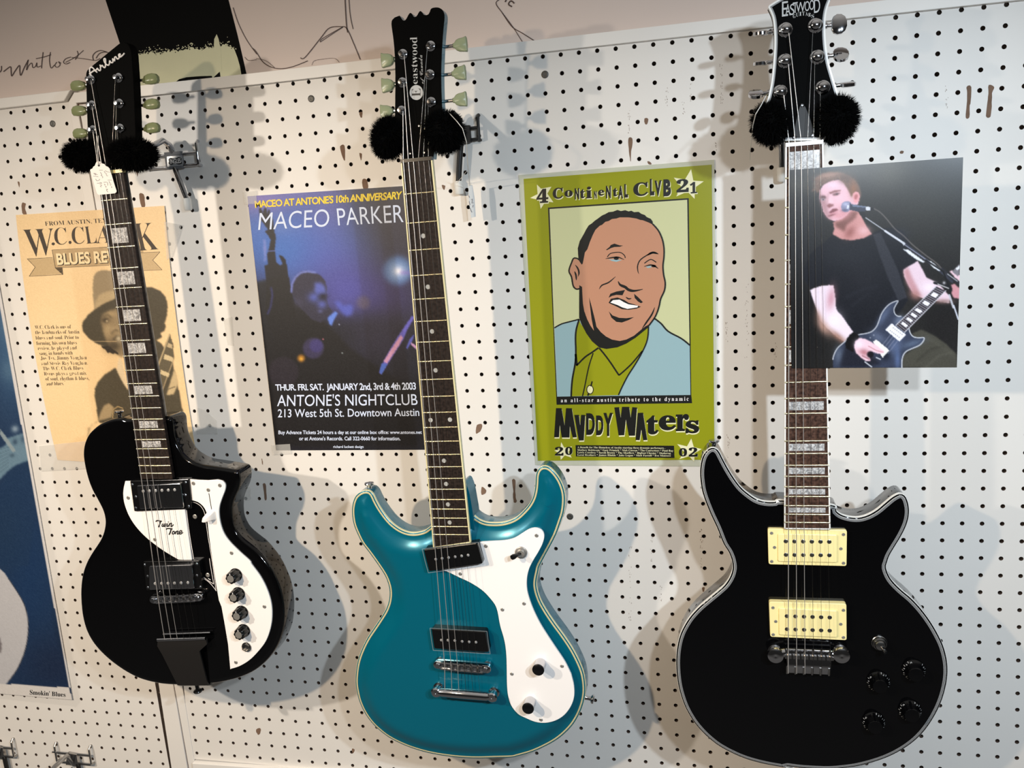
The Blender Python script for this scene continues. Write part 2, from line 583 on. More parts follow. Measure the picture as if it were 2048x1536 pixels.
for o_, s_, pts, w in [
    ((512, 0), 3, [(-20, 290), (0, 310), (40, 370), (90, 402), (150, 412), (220, 400), (310, 365)], 1.6),
    ((512, 0), 3, [(266, 347), (295, 343), (390, 225), (440, 168), (510, 160), (545, 172), (590, 270), (625, 357)], 1.7),
    ((512, 0), 3, [(385, 252), (400, 230), (520, 162), (455, 205), (385, 252)], 1.3),
    ((512, 0), 3, [(533, -20), (542, 140), (550, 195)], 2.0),
    ((512, 0), 3, [(556, -20), (565, 90), (582, 174)], 1.4),
    ((512, 0), 3, [(0, 350), (60, 365), (110, 405)], .8),
    ((512, 0), 3, [(335, 390), (350, 365), (400, 355), (470, 350), (500, 375)], .7),
    ((512, 0), 3, [(1500, -20), (1440, 15), (1480, 80), (1536, 160), (1600, 200), (1671, 245)], 1.6),
    ((512, 0), 3, [(1480, 80), (1540, 160), (1598, 250)], 1.2),
    ((512, 0), 3, [(1495, 12), (1510, -20)], 2.6), ((512, 0), 3, [(1536, 40), (1515, 25), (1530, 5), (1550, 20)], 2.6),
    ((0, 0), 3, [(1398, 45), (1430, 140), (1480, 240), (1540, 325)], 1.3), ((0, 0), 3, [(1468, 342), (1490, 362), (1540, 358)], .9),
    ((0, 0), 3, [(-20, 445), (5, 425), (8, 395)], 1.7),
    ((0, 0), 3, [(20, 430), (52, 405), (64, 402), (66, 430), (70, 456), (90, 425), (116, 392), (118, 425), (124, 452), (145, 405), (170, 358)], 1.8),
    ((0, 0), 3, [(168, 362), (158, 420), (172, 392), (190, 378), (196, 405), (212, 398), (220, 376), (222, 402), (245, 395)], 1.4),
    ((0, 0), 3, [(258, 312), (252, 360), (248, 410)], 1.5), ((0, 0), 3, [(215, 352), (262, 342), (305, 328)], 1.4),
    ((0, 0), 3, [(302, 312), (296, 360), (305, 408), (325, 390)], 1.4),
    ((0, 0), 3, [(340, 372), (328, 392), (342, 404), (360, 388), (350, 370), (365, 380)], 1.4),
    ((0, 0), 3, [(425, 342), (395, 352), (380, 372), (395, 384), (420, 374)], 1.4),
    ((0, 0), 3, [(462, 305), (468, 330), (450, 358)], 1.3), ((0, 0), 3, [(500, 302), (455, 340), (392, 374)], 1.2), ((0, 0), 3, [(430, 345), (500, 352), (570, 362), (600, 350)], 1.4),
    ((0, 0), 3, [(640, 312), (605, 303), (575, 312), (556, 335), (560, 362)], 1.6), ((0, 0), 3, [(575, 350), (595, 322), (625, 312), (650, 316)], 1.6)]:
    stroke(mb, spline(cr(o_[0], o_[1], s_, pts), n=5), w, up3)
tag(mb.build('marker_drawing', 'ink', WB, 0), 'handwritten name and loose figure lines in dark marker')

# chipped paint and screws of the pegboard
chips = [(1024, 0, 3, [(700, 828), (722, 830), (722, 870), (716, 910), (713, 970), (705, 930), (698, 870)]),
         (1024, 0, 3, [(795, 712), (816, 710), (815, 735), (805, 748), (796, 738)]),
         (1024, 0, 3, [(812, 968), (828, 970), (838, 986), (820, 985)]),
         (1536, 0, 3, [(1192, 522), (1220, 520), (1216, 610), (1210, 640), (1208, 705), (1188, 705), (1192, 630), (1195, 560)]),
         (1536, 0, 3, [(1325, 510), (1358, 523), (1345, 560), (1342, 640), (1335, 700), (1308, 698), (1316, 620), (1322, 560)]),
         (1536, 0, 3, [(790, 912), (800, 903), (815, 908), (808, 922), (795, 922)]),
         (512, 0, 3, [(505, 878), (532, 875), (532, 965), (515, 930)]), (512, 0, 3, [(638, 1080), (665, 1078), (672, 1132), (645, 1134)]),
         (512, 0, 3, [(620, 920), (635, 925), (630, 965)]), (512, 0, 3, [(620, 675), (638, 672), (635, 705), (625, 700)]),
         (0, 0, 3, [(835, 1165), (862, 1165), (868, 1200), (870, 1240), (848, 1240)]), (0, 0, 3, [(130, 1220), (155, 1222), (150, 1250), (160, 1285), (135, 1280)]),
         (0, 0, 3, [(105, 1090), (118, 1095), (115, 1125)]), (0, 0, 3, [(817, 1020), (830, 1022), (824, 1060)]),
         (512, 512, 3, [(1325, 1015), (1355, 1010), (1350, 1045), (1338, 1058), (1320, 1065)]), (512, 512, 3, [(1355, 1385), (1380, 1405), (1376, 1425), (1352, 1432)]),
         (900, 910, 5.908, [(735, 295), (775, 300), (770, 400), (776, 500), (788, 555), (755, 560), (742, 480), (748, 430)]),
         (512, 0, 3, [(1115, 1110), (1135, 1115), (1130, 1140), (1120, 1130)]), (300, 780, 5.12, [(1155, 965), (1185, 965), (1192, 1050), (1195, 1120), (1175, 1125), (1165, 1040)]),
         (300, 780, 5.12, [(1143, 705), (1152, 720), (1155, 765), (1146, 750)]), (512, 1024, 3, [(0, 1305), (28, 1298), (25, 1330), (10, 1335)]),
         (512, 1024, 3, [(575, 1420), (592, 1425), (582, 1448)]), (1024, 1024, 3, [(1140, 455), (1155, 452), (1152, 475), (1145, 478)])]
for ox, oy, s_, pts in chips:
    p = spline(cr(ox, oy, s_, pts), closed=True, n=3)
    p += rng.normal(0, .25, p.shape)
    mb = MB(); mb.poly([wall(x, y, -.15) for x, y in p])
    x0 = wall(*p[0])[0]
    mb.build('paint_chip', 'chip', pegmain if x0 > -706 else pegleft, 0)
# short scuffs
mb = MB()
for ox, oy, x, y0, y1, n in [(1024, 0, 703, 660, 800, 16), (1024, 0, 1258, 375, 620, 26), (1024, 0, 930, 520, 640, 12), (1024, 0, 1225, 850, 900, 8), (1024, 0, 1070, 500, 610, 14),
                             (1024, 0, 1030, 580, 690, 10), (1536, 0, 1072, 500, 660, 14), (1024, 1024, 708, 190, 650, 26), (1024, 1024, 836, 150, 300, 12), (1024, 1024, 1134, 100, 330, 26),
                             (1024, 1024, 896, 440, 540, 10), (1024, 512, 1285, 380, 520, 14), (1024, 512, 1410, 150, 640, 24), (1536, 512, 45, 490, 620, 10), (1024, 512, 1300, 1070, 1210, 14)]:
    for k in range(n):
        px = ox + (x + random.gauss(0, 5)) / 3; py = oy + random.uniform(y0, y1) / 3; l = random.uniform(.8, 3)
        mb.poly([wall(px - .35, py, -.12), wall(px + .35, py, -.12), wall(px + .3, py + l, -.12), wall(px - .3, py + l, -.12)])
mb.build('scuff_marks', 'chip', pegmain, 0)['kind'] = 'stuff'
for px, py in [(105.5, 247.5), (622.5, 197.5), (1090, 149), (1140, 1033)]:
    mb = MB(); c = wall(px, py, 0)
    mb.lathe(c, (0, -1, 0), [(5.2, -.5), (5.2, .6), (3.6, 1.3), (1.6, 1.0), (.1, .8)], 18)
    mb.build('screw', 'rust', pegmain if c[0] > -706 else pegleft)


# ================================================================== PRINTED SHEETS
def blur1(a, s):
    if s <= 0: return a
    r = int(3 * s) + 1
    k = np.exp(-.5 * (np.arange(-r, r + 1) / s) ** 2); k /= k.sum()
    a = np.pad(a, ((r, r), (0, 0)), 'edge')
    a = sum(k[i] * a[i:a.shape[0] - 2 * r + i] for i in range(2 * r + 1))
    a = np.pad(a, ((0, 0), (r, r)), 'edge')
    return sum(k[i] * a[:, i:a.shape[1] - 2 * r + i] for i in range(2 * r + 1))


class Sheet:
    """a sheet of paper: quad in photo pixels laid on a plane, its print mixed on a fine grid"""

    def __init__(s, quad, base, step=1.4, bulge=(0, 0)):
        s.q = np.array(quad, float); s.bulge = bulge
        w = max(np.linalg.norm(s.q[1] - s.q[0]), np.linalg.norm(s.q[2] - s.q[3])); h = max(np.linalg.norm(s.q[3] - s.q[0]), np.linalg.norm(s.q[2] - s.q[1]))
        s.nx = int(w / step); s.ny = int(h / step); s.step = step
        u, v = np.meshgrid(np.linspace(0, 1, s.nx), np.linspace(0, 1, s.ny))
        s.P = s.at(u, v)
        s.px = s.P[..., 0]; s.py = s.P[..., 1]
        s.c = np.ones((s.ny, s.nx, 3)) * np.array(base, float)

    def at(s, u, v):
        u = np.asarray(u)[..., None]; v = np.asarray(v)[..., None]
        q = s.q
        p = (q[0] * (1 - u) + q[1] * u) * (1 - v) + (q[3] * (1 - u) + q[2] * u) * v
        b = 4 * v * (1 - v) * (s.bulge[0] * (1 - u) + s.bulge[1] * u)
        return p + np.concatenate([b, b * 0], -1)

    def mask(s, pts, blur=.5):
        p = np.array(pts, float)
        m = np.zeros((s.ny, s.nx), bool)
        for (x0, y0), (x1, y1) in zip(p, np.roll(p, -1, 0)):
            if y0 == y1: continue
            c = ((s.py > min(y0, y1)) & (s.py <= max(y0, y1)))
            xi = x0 + (s.py - y0) * (x1 - x0) / (y1 - y0)
            m ^= c & (s.px < xi)
        return np.clip(blur1(m.astype(float), blur), 0, 1)

    def fill(s, pts, rgb, blur=.5, a=1.0, smooth=False):
        if smooth: pts = spline(pts, closed=True, n=4)
        m = s.mask(pts, blur)[..., None] * a
        s.c = s.c * (1 - m) + np.array(rgb, float) * m

    def blob(s, c, r, rgb, a=1.0, rot=0.0, hard=1.0):
        dx = s.px - c[0]; dy = s.py - c[1]
        ca, sa = math.cos(rot), math.sin(rot)
        rx, ry = r if isinstance(r, tuple) else (r, r)
        d = ((dx * ca + dy * sa) / rx) ** 2 + ((-dx * sa + dy * ca) / ry) ** 2
        m = (np.exp(-d ** hard) * a)[..., None]
        s.c = s.c * (1 - m) + np.array(rgb, float) * m

    def line(s, pts, w, rgb, a=1.0, blur=.4):
        p = np.array(pts, float)
        d2 = np.full(s.px.shape, 1e9)
        for A, B in zip(p[:-1], p[1:]):
            ab = B - A; t = np.clip(((s.px - A[0]) * ab[0] + (s.py - A[1]) * ab[1]) / (ab @ ab + 1e-9), 0, 1)
            d2 = np.minimum(d2, (s.px - A[0] - t * ab[0]) ** 2 + (s.py - A[1] - t * ab[1]) ** 2)
        m = np.clip((w / 2 + .5 - np.sqrt(d2)), 0, 1)
        m = (blur1(m, blur) * a)[..., None]
        s.c = s.c * (1 - m) + np.array(rgb, float) * m

    def grain(s, k):
        s.c = np.clip(s.c + rng.normal(0, k, s.c.shape[:2])[..., None], 0, 255)

    def build(s, name, m, place, label=None, cat=None, thick=.3, nrm=(0, 1, 0), parent=None, gain=1.0):
        V = np.array([place(x, y) for x, y in zip(s.px.ravel(), s.py.ravel())])
        n = len(V)
        I = np.arange(n).reshape(s.ny, s.nx)
        Fq = np.stack([I[:-1, :-1], I[1:, :-1], I[1:, 1:], I[:-1, 1:]], -1).reshape(-1, 4).tolist()
        ringi = list(I[0, :]) + list(I[1:, -1]) + list(I[-1, -2::-1]) + list(I[-2:0:-1, 0])
        back = V[ringi] + np.asarray(nrm, float) * thick
        k = len(ringi)
        Fq += [[ringi[i], ringi[(i + 1) % k], n + (i + 1) % k, n + i] for i in range(k)]
        Fq.append([n + i for i in range(k)])
        V = np.vstack([V, back])
        org = np.array([V[:, 0].mean(), V[:, 1].mean(), V[:, 2].min()]) if parent is None else ORG[parent.name]
        me = bpy.data.meshes.new(name)
        me.from_pydata([tuple(p) for p in (V - org) * .001], [], Fq)
        me.materials.append(m)
        a = np.clip(s.c / 255.0, 0, 1)
        a = np.where(a <= .04045, a / 12.92, ((a + .055) / 1.055) ** 2.4) * gain
        rgba = np.ones((len(V), 4)); rgba[:n, :3] = a.reshape(-1, 3); rgba[n:, :3] = .7
        at = me.attributes.new('print', 'FLOAT_COLOR', 'POINT')
        at.data.foreach_set('color', rgba.ravel())
        me.update()
        o = bpy.data.objects.new(name, me); COL.objects.link(o)
        ORG[o.name] = org
        if parent is None: o.location = W(org)
        else: o.parent = parent
        return tag(o, label, cat)


def onwall(y):
    return lambda px, py: wall(px, py, y)


M['print'] = print_mat('printed_paper')
M['printgloss'] = print_mat('glossy_print', .25, .3)


def tape(quad, y, parent, name='tape'):
    mb = MB()
    mb.prism([wall(x, yy, y) for x, yy in quad], [wall(x, yy, y + .1) for x, yy in quad])
    return tag(mb.build(name, 'tape', parent, 0), 'strip of clear tape')


# ---- tan flyer of the bluesman in a hat
Q = [(31.7, 430), (328.6, 411.5), (398, 938), (115, 920)]
S1 = Sheet(Q, (233, 200, 150), 1.5, (-9, -6))
S1.blob((150, 500), (160, 60), (238, 206, 158), .7)
S1.blob((90, 700), (80, 170), (240, 212, 166), .6)
k8 = lambda pts: cr(40, 540, 3.939, pts)
S1.fill(k8([(590, 310), (575, 220), (573, 120), (580, 50), (605, 15), (650, 0), (700, 5), (800, 10), (900, 60), (980, 140), (980, 300)]), (150, 132, 102), .8)
S1.fill(k8([(588, 310), (592, 262), (620, 200), (680, 170), (760, 160), (980, 160), (980, 320)]), (182, 160, 122), 1.2)
S1.fill(k8([(488, 440), (497, 405), (540, 350), (590, 310), (660, 265), (740, 230), (850, 150), (960, 133), (1040, 137), (1105, 165), (1150, 215), (1163, 290), (1158, 360), (1140, 420), (1150, 450), (1135, 480), (1105, 500), (1120, 530), (1060, 560),
             (880, 600), (760, 640), (700, 640), (660, 600), (600, 578), (545, 540), (500, 490)]), (74, 66, 50), .8)
S1.fill(k8([(636, 400), (648, 355), (700, 320), (780, 300), (960, 300), (960, 560), (800, 690), (730, 640), (680, 560), (655, 480)]), (146, 126, 94), 1.5)
S1.blob(k8([(690, 470)])[0], (7, 13), (172, 150, 112), .8); S1.blob(k8([(715, 350)])[0], (11, 5), (176, 152, 112), .7)
S1.blob(k8([(672, 395)])[0], (8, 6), (66, 56, 42), .9); S1.blob(k8([(684, 402)])[0], 2.2, (190, 170, 135), .9); S1.line(k8([(650, 365), (690, 350), (720, 375)]), 3.4, (84, 74, 56), .6, 1)
S1.blob(k8([(740, 460)])[0], (7, 5), (168, 146, 110), .8); S1.line(k8([(720, 500), (750, 470), (770, 480)]), 3, (92, 80, 60), .6, 1)
S1.line(k8([(738, 545), (765, 520), (785, 525)]), 4, (74, 64, 48), .7, 1); S1.blob(k8([(775, 545)])[0], (4, 7), (205, 190, 160), .9)
S1.blob(k8([(735, 600)])[0], (16, 12), (58, 50, 38), .8)
S1.fill(k8([(640, 596), (700, 600), (770, 650), (775, 668), (745, 655), (735, 665), (710, 650), (690, 655), (670, 625), (650, 615)]), (52, 44, 34), .6)
S1.fill(k8([(780, 690), (800, 700), (850, 940), (835, 930), (800, 880), (760, 800), (770, 740)]), (222, 200, 164), .6)
S1.fill(k8([(588, 1000), (590, 935), (615, 880), (665, 825), (735, 780), (752, 770), (800, 870), (850, 950), (1000, 560), (1062, 545), (1115, 580), (1150, 640), (1200, 720), (1230, 850), (1262, 1000), (1290, 1150), (1000, 1300), (620, 1200), (608, 1130), (600, 1060)]), (78, 70, 54), .8)
S1.fill(k8([(1180, 500), (1205, 580), (1215, 680), (1100, 990), (1060, 980), (1075, 830), (1100, 700)]), (96, 86, 66), .6)
S1.line(k8([(1180, 505), (1090, 750)]), 2.5, (186, 164, 124)); S1.line(k8([(1215, 690), (1110, 980)]), 2, (170, 148, 112))
S1.fill(k8([(1140, 660), (1205, 690), (1205, 725), (1130, 700)]), (206, 184, 142), .5); S1.fill(k8([(1110, 785), (1180, 815), (1170, 845), (1105, 820)]), (206, 184, 142), .5); S1.fill(k8([(1165, 570), (1200, 590), (1200, 620), (1158, 605)]), (190, 168, 130), .5)
S1.fill(k8([(1165, 945), (1215, 780), (1235, 830), (1245, 900), (1210, 980), (1155, 985)]), (196, 172, 130), .8); S1.line(k8([(1165, 940), (1220, 920)]), 2, (110, 96, 72))
S1.fill(k8([(530, 1340), (535, 1250), (600, 1195), (720, 1160), (740, 1080), (700, 1050), (660, 1070), (640, 1110), (610, 1200), (560, 1220)]), (164, 142, 106), 1.0)
S1.line(k8([(730, 1165), (735, 1100), (770, 1075), (810, 1090)]), 1.6, (190, 160, 110))
S1.line(k8([(60, 572), (400, 566), (760, 562)]), 1.2, (222, 190, 142), .6)
k7 = lambda pts: cr(20, 410, 6.4, pts)
S1.fill(k7([(220, 690), (545, 672), (600, 790), (660, 890), (245, 912), (322, 795)]), (196, 168, 124), .5)
S1.fill(k7([(538, 575), (1240, 540), (1700, 520), (1720, 760), (1270, 770), (580, 805)]), (186, 158, 116), .5)
S1.fill(k7([(1640, 612), (1918, 600), (1825, 705), (1945, 830), (1690, 840)]), (196, 168, 124), .5)
S1.fill(k7([(580, 805), (668, 800), (675, 890)]), (92, 76, 54), .5)
S1.grain(3)
WALLP = onwall(-2.2)
flyer = S1.build('flyer', M['print'], WALLP, 'tan flyer of a bluesman in a hat behind the leftmost guitar neck', 'poster', thick=.3)
mb = MB()
L2 = onwall(-2.6); L3 = onwall(-2.9)
for seg in ([(220, 690), (545, 672)], [(220, 690), (322, 795), (245, 912), (675, 890)], [(538, 575), (1240, 540)], [(538, 575), (580, 805), (1270, 770)], [(580, 805), (675, 890), (665, 800)], [(1640, 612), (1918, 600), (1825, 705), (1945, 830), (1690, 840)],
            [(605, 825), (660, 820)], [(630, 850), (668, 845)]):
    for a, b in zip(seg[:-1], seg[1:]): stroke(mb, k7([a, ((a[0] + b[0]) / 2, (a[1] + b[1]) / 2), b]), .6, L2)
mb.build('banner_outline', ['blackink'], flyer, 0)
mb = MB()
put_text(mb, serif('FROM AUSTIN, TEXAS'), k7([(443, 212), (1330, 163), (1338, 225), (452, 275)]), L2, 0, -.014)
for ch, q in [('W', [(160, 318), (550, 300), (545, 645), (245, 662)]), ('.', [(530, 480), (572, 478), (572, 515), (535, 518)]), ('C', [(560, 292), (712, 285), (730, 505), (572, 512)]), ('.', [(748, 460), (785, 458), (785, 498), (752, 500)]),
              ('C', [(783, 282), (935, 275), (955, 495), (795, 502)]), ('L', [(950, 278), (1060, 272), (1120, 485), (975, 495)]), ('A', [(1095, 268), (1300, 260), (1290, 480), (1105, 490)]), ('R', [(1330, 262), (1560, 250), (1600, 480), (1370, 490)]), ('K', [(1570, 240), (1830, 228), (1900, 565), (1650, 585)])]:
    put_text(mb, serif(ch), k7(q), L2, 0, -.012)
M['flyerink'] = mat('brown_ink', (62, 50, 38), .6); M['flyerlight'] = mat('flyer_pale_ink', (240, 218, 172), .6)
mb.build('title', ['flyerink'], flyer, 0)
mb = MB()
put_text(mb, 'BLUES REVUE', k7([(594, 628), (1535, 575), (1545, 735), (614, 778)]), onwall(-2.5), 0, .05)
put_text(mb, 'BLUES REVUE', k7([(586, 620), (1527, 567), (1537, 727), (606, 770)]), L3, 1, .03)
mb.build('banner_lettering', ['flyerink', 'flyerlight'], flyer, 0)
mb = MB()
txt = ['W.C. Clark is one of', 'the landmarks of Austin', 'blues and soul. Prior to', 'forming his own blues', 'review, he played and', 'sang in bands with', 'Joe Tex, Jimmy Vaughan', 'and Stevie Ray Vaughan.', 'The W.C. Clark Blues', 'Revue plays a great mix', 'of soul, rhythm & blues,', 'and blues.']
pos = [(115, 437, 400), (118, 477, 465), (121, 520, 460), (127, 563, 445), (138, 603, 445), (150, 643, 412), (160, 680, 523), (167, 722, 530), (178, 762, 495), (187, 803, 520), (198, 843, 543), (207, 883, 343)]
for t_, (x, y, x1) in zip(txt, pos):
    put_text(mb, serif(t_), k8([(x, y), (x1, y - 6), (x1 + 3, y + 32), (x + 4, y + 36)]), L2, 0, -.016, ref=serif('Chp'))
mb.build('lettering', ['flyerink'], flyer, 0)
tape(cr(0, 512, 3, [(225, 1140), (520, 1110), (545, 1275), (240, 1292)]), -3.1, flyer)
tape(cr(0, 0, 3, [(985, 1330), (1090, 1350), (1070, 1420), (1030, 1540), (1000, 1560)]), -3.1, flyer)

# ---- blue concert poster
Q = [(494.6, 392.5), (822, 371), (868, 899), (552, 900.5)]
S2 = Sheet(Q, (44, 44, 58), 1.5)
k1 = lambda pts: cr(480, 360, 5.851, pts)
k2 = lambda pts: cr(500, 540, 5.689, pts)
S2.blob((560, 470), (170, 110), (66, 100, 178), 1.0, hard=1.3)
S2.blob((520, 400), (70, 30), (128, 112, 178), .9); S2.blob((590, 380), (60, 25), (122, 118, 190), .6); S2.blob((655, 410), (45, 70), (108, 104, 176), .6)
S2.blob((640, 520), (90, 60), (82, 94, 178), .8); S2.blob((560, 500), (70, 50), (58, 110, 186), .7); S2.blob((740, 590), (110, 60), (62, 52, 108), .8); S2.blob((690, 580), (60, 60), (84, 84, 170), .75)
S2.blob((790, 400), (60, 60), (52, 52, 62), .8); S2.blob((800, 470), (45, 60), (46, 44, 60), .8); S2.blob((560, 455), (40, 14), (104, 124, 182), .4)
S2.blob((650, 700), (260, 70), (26, 26, 32), .95, hard=2); S2.blob((700, 830), (300, 90), (24, 22, 26), 1.0, hard=3); S2.blob((760, 680), (70, 50), (48, 44, 66), .7)
S2.blob((520, 620), (24, 70), (40, 50, 100), .8)
S2.fill(k1([(225, 330), (250, 325), (262, 400), (285, 330), (310, 330), (318, 400), (335, 345), (352, 350), (340, 440), (375, 430), (395, 520), (405, 600), (418, 690), (405, 830), (425, 960), (465, 1000), (500, 985), (455, 880), (490, 885), (530, 930), (550, 1010), (570, 1140),
             (600, 1287), (640, 1500), (700, 1800), (420, 1900), (300, 1600), (310, 1200), (290, 1000), (330, 990), (315, 880), (340, 800), (360, 700), (325, 640), (290, 600), (330, 580), (240, 460)]), (24, 22, 28), .7)
S2.fill(k1([(272, 690), (298, 700), (310, 800), (300, 960), (285, 960), (275, 800)]), (130, 134, 200), 1.2, .8)
S2.line(k1([(330, 832), (415, 828)]), 2.5, (92, 108, 180), .8)
S2.fill(k2([(60, 140), (420, 60), (470, 250), (520, 380), (700, 440), (900, 640), (1000, 740), (1150, 900), (1900, 1400), (1900, 2000), (300, 2000), (180, 1000)]), (24, 22, 24), 2.0, .9)
S2.fill(k2([(470, 250), (475, 160), (510, 80), (570, 25), (640, 10), (720, 22), (800, 60), (860, 130), (875, 220), (870, 330), (900, 420), (940, 470), (870, 550), (800, 600), (700, 560), (560, 420)]), (46, 44, 62), .8)
S2.line(k2([(470, 250), (478, 160), (515, 85), (575, 32), (650, 16), (740, 30)]), 4.0, (118, 130, 205), .9, .8)
S2.fill(k2([(735, 150), (800, 140), (850, 185), (870, 260), (850, 320), (780, 300), (735, 250)]), (92, 104, 190), 2.0, .9)
S2.blob(k2([(730, 310)])[0], (12, 10), (84, 96, 178), .9); S2.blob(k2([(820, 390)])[0], (10, 9), (88, 98, 182), .8); S2.blob(k2([(830, 300)])[0], (9, 7), (26, 24, 36), .9)
S2.blob(k2([(560, 370)])[0], (9, 9), (60, 58, 80), .7); S2.blob(k2([(800, 470)])[0], (5, 4), (88, 92, 140), .7)
S2.fill(k2([(880, 545), (920, 510), (970, 470), (1000, 490), (960, 560), (930, 635), (900, 610)]), (96, 128, 214), .9)
S2.fill(k2([(960, 360), (1010, 350), (1060, 400), (1150, 390), (1180, 430), (1160, 510), (1090, 530), (1040, 480), (1000, 440)]), (82, 92, 184), 2.0, .9)
S2.fill(k2([(1845, 520), (1870, 540), (1790, 680), (1740, 800), (1700, 860), (1610, 1000), (1560, 1080), (1490, 1190), (1470, 1170), (1500, 1080), (1580, 930), (1680, 760), (1760, 640)]), (104, 98, 190), .7)
S2.fill(k2([(1715, 740), (1740, 770), (1700, 850), (1560, 1060), (1520, 1040), (1600, 910)]), (206, 152, 186), .7)
S2.fill(k2([(1500, 1060), (1560, 1075), (1500, 1185), (1470, 1165)]), (76, 104, 190), .6)
S2.fill(k2([(1870, 730), (1850, 800), (1790, 900), (1775, 890), (1810, 800)]), (88, 92, 178), .6); S2.fill(k2([(1830, 820), (1890, 860), (1900, 910), (1840, 860)]), (196, 150, 190), .6)
S2.blob((796, 541), 30, (96, 140, 200), .75, hard=3); S2.blob((797, 542), 15, (190, 205, 238), .95); S2.blob((797, 542), 6, (240, 240, 250), 1)
S2.fill(k2([(1720, 10), (1850, 20), (1850, 50), (1700, 45)]), (150, 110, 200), 2, .6)
S2.blob(k2([(1290, 370)])[0], 14, (100, 88, 96), .6, hard=2)
S2.blob(k2([(720, 890)])[0], 21.5, (58, 52, 86), .85, hard=6); S2.blob(k2([(755, 860)])[0], (14, 14), (66, 58, 120), .7, hard=4); S2.blob(k2([(582, 1005)])[0], 8, (164, 112, 40), .95, hard=2); S2.blob(k2([(582, 1010)])[0], 3, (236, 180, 60), .8)
S2.blob(k2([(380, 1160)])[0], 31, (40, 34, 44), .8, hard=8); S2.blob(k2([(832, 787)])[0], 1.5, (220, 120, 140), .9); S2.blob(k2([(1050, 945)])[0], 1.5, (170, 180, 180), .9); S2.blob(k2([(1015, 620)])[0], 1.3, (190, 200, 230), .9)
S2.line(k2([(240, 200), (255, 290), (235, 420), (200, 500)]), 3, (60, 64, 150), .7, 1)
S2.grain(3.5)
poster = S2.build('concert_poster', M['print'], WALLP, 'dark blue concert poster with thin white lettering left of the teal guitar neck', 'poster')
M['yellowink'] = mat('yellow_ink', (236, 206, 40), .5); M['paleink'] = mat('pale_blue_ink', (212, 222, 244), .5)
IK = ['yellowink', 'paleink']
mb = MB()
put_text(mb, 'MACEO AT ANTONE\'S 10th ANNIVERSARY', k1([(168, 240), (1900, 128), (1890, 225), (178, 328)]), L2, 0, .028, .86)
mb.build('headline', IK, poster, 0)['label'] = 'yellow headline'
mb = MB()
put_text(mb, 'MACEO', k1([(232, 385), (1045, 338), (1045, 545), (212, 587)]), L2, 1, -.004)
put_text(mb, 'PARKER', k1([(1130, 333), (1905, 288), (1915, 492), (1150, 532)]), L2, 1, -.004)
mb.build('title', IK, poster, 0)
mb = MB()
k3 = lambda pts: cr(530, 750, 6.024, pts)
put_text(mb, 'THUR. FRI. SAT.  JANUARY 2nd, 3rd & 4th 2003', k3([(122, 112), (1815, 88), (1822, 205), (130, 212)]), L2, 1, .02, .9)
put_text(mb, "ANTONE'S NIGHTCLUB", k3([(150, 235), (1832, 225), (1840, 362), (145, 378)]), L2, 1, .002)
put_text(mb, '213 West 5th St. Downtown Austin', k3([(155, 412), (1855, 400), (1860, 495), (155, 512)]), L2, 1, .008)
put_text(mb, 'Buy Advance Tickets 24 hours a day at our online box office: www.antones.net', k3([(162, 668), (1888, 668), (1890, 722), (162, 728)]), L2, 1, .02)
put_text(mb, "or at Antone's Records. Call 322-0660 for information.", k3([(410, 740), (1628, 740), (1632, 788), (410, 788)]), L2, 1, .02)
put_text(mb, 'richard luckett design', k3([(822, 848), (1186, 848), (1188, 890), (822, 890)]), L2, 1, .015)
mb.build('lettering', IK, poster, 0)
tape([(486, 383), (512, 381), (514, 407), (489, 409)], -3.1, poster)
tape([(543, 890), (580, 888), (582, 908), (546, 910)], -3.1, poster)

# ---- blues poster at the left edge
Q = [(-230, 470), (-24, 445), (145.5, 1400), (-110, 1378)]
S3 = Sheet(Q, (34, 56, 88), 2.0)
c1 = lambda pts: cr(0, 560, 3.491, pts)
c2 = lambda pts: cr(0, 1000, 3.489, pts)
S3.blob((30, 700), (60, 120), (60, 96, 134), .9); S3.blob((10, 640), (25, 50), (96, 132, 164), .6); S3.blob((20, 740), (20, 26), (104, 136, 160), .5)
S3.blob((60, 1150), (60, 160), (28, 58, 98), .8); S3.blob((110, 1330), (70, 60), (30, 44, 72), .8); S3.blob((10, 1060), (30, 60), (42, 62, 80), .7)
S3.fill(c1([(50, 1105), (165, 1068), (190, 1180), (210, 1262), (110, 1292), (50, 1340), (0, 1392), (-60, 1400), (-60, 1200), (40, 1155)]), (112, 142, 162), .8)
S3.fill(c1([(0, 1040), (40, 1090), (110, 1190), (90, 1205), (0, 1080)]), (150, 165, 172), .5)
S3.blob(c1([(105, 1040)])[0], (7, 7), (170, 190, 205), .8); S3.blob(c1([(105, 1130)])[0], (5, 6), (52, 74, 98), .8); S3.blob(c1([(85, 1225)])[0], (5, 4), (62, 84, 104), .7); S3.blob(c1([(160, 1110)])[0], (5, 8), (60, 84, 110), .7)
for k in range(7):
    S3.line(c1([(-20, 1190 + k * 28), (60, 1165 + k * 22)]), 1.2, (84, 108, 124), .7)
S3.fill(c1([(0, 1430), (60, 1340), (160, 1275), (210, 1262), (240, 1400), (250, 1536), (200, 2000), (0, 2000), (-100, 1600)]), (32, 58, 92), 1.0, .8)
S3.fill(spline(c2([(-300, 380), (-120, 420), (0, 480), (60, 550), (120, 640), (165, 720), (190, 800), (198, 880), (190, 980), (165, 1080), (120, 1180), (60, 1265), (0, 1318), (-100, 1380), (-300, 1380)]), n=5), (206, 204, 206), .5)
S3.line(spline(c2([(60, 550), (120, 640), (165, 720), (190, 800), (198, 880), (190, 980), (165, 1080), (120, 1180), (60, 1265)]), n=4), 1.5, (40, 40, 50), .8)
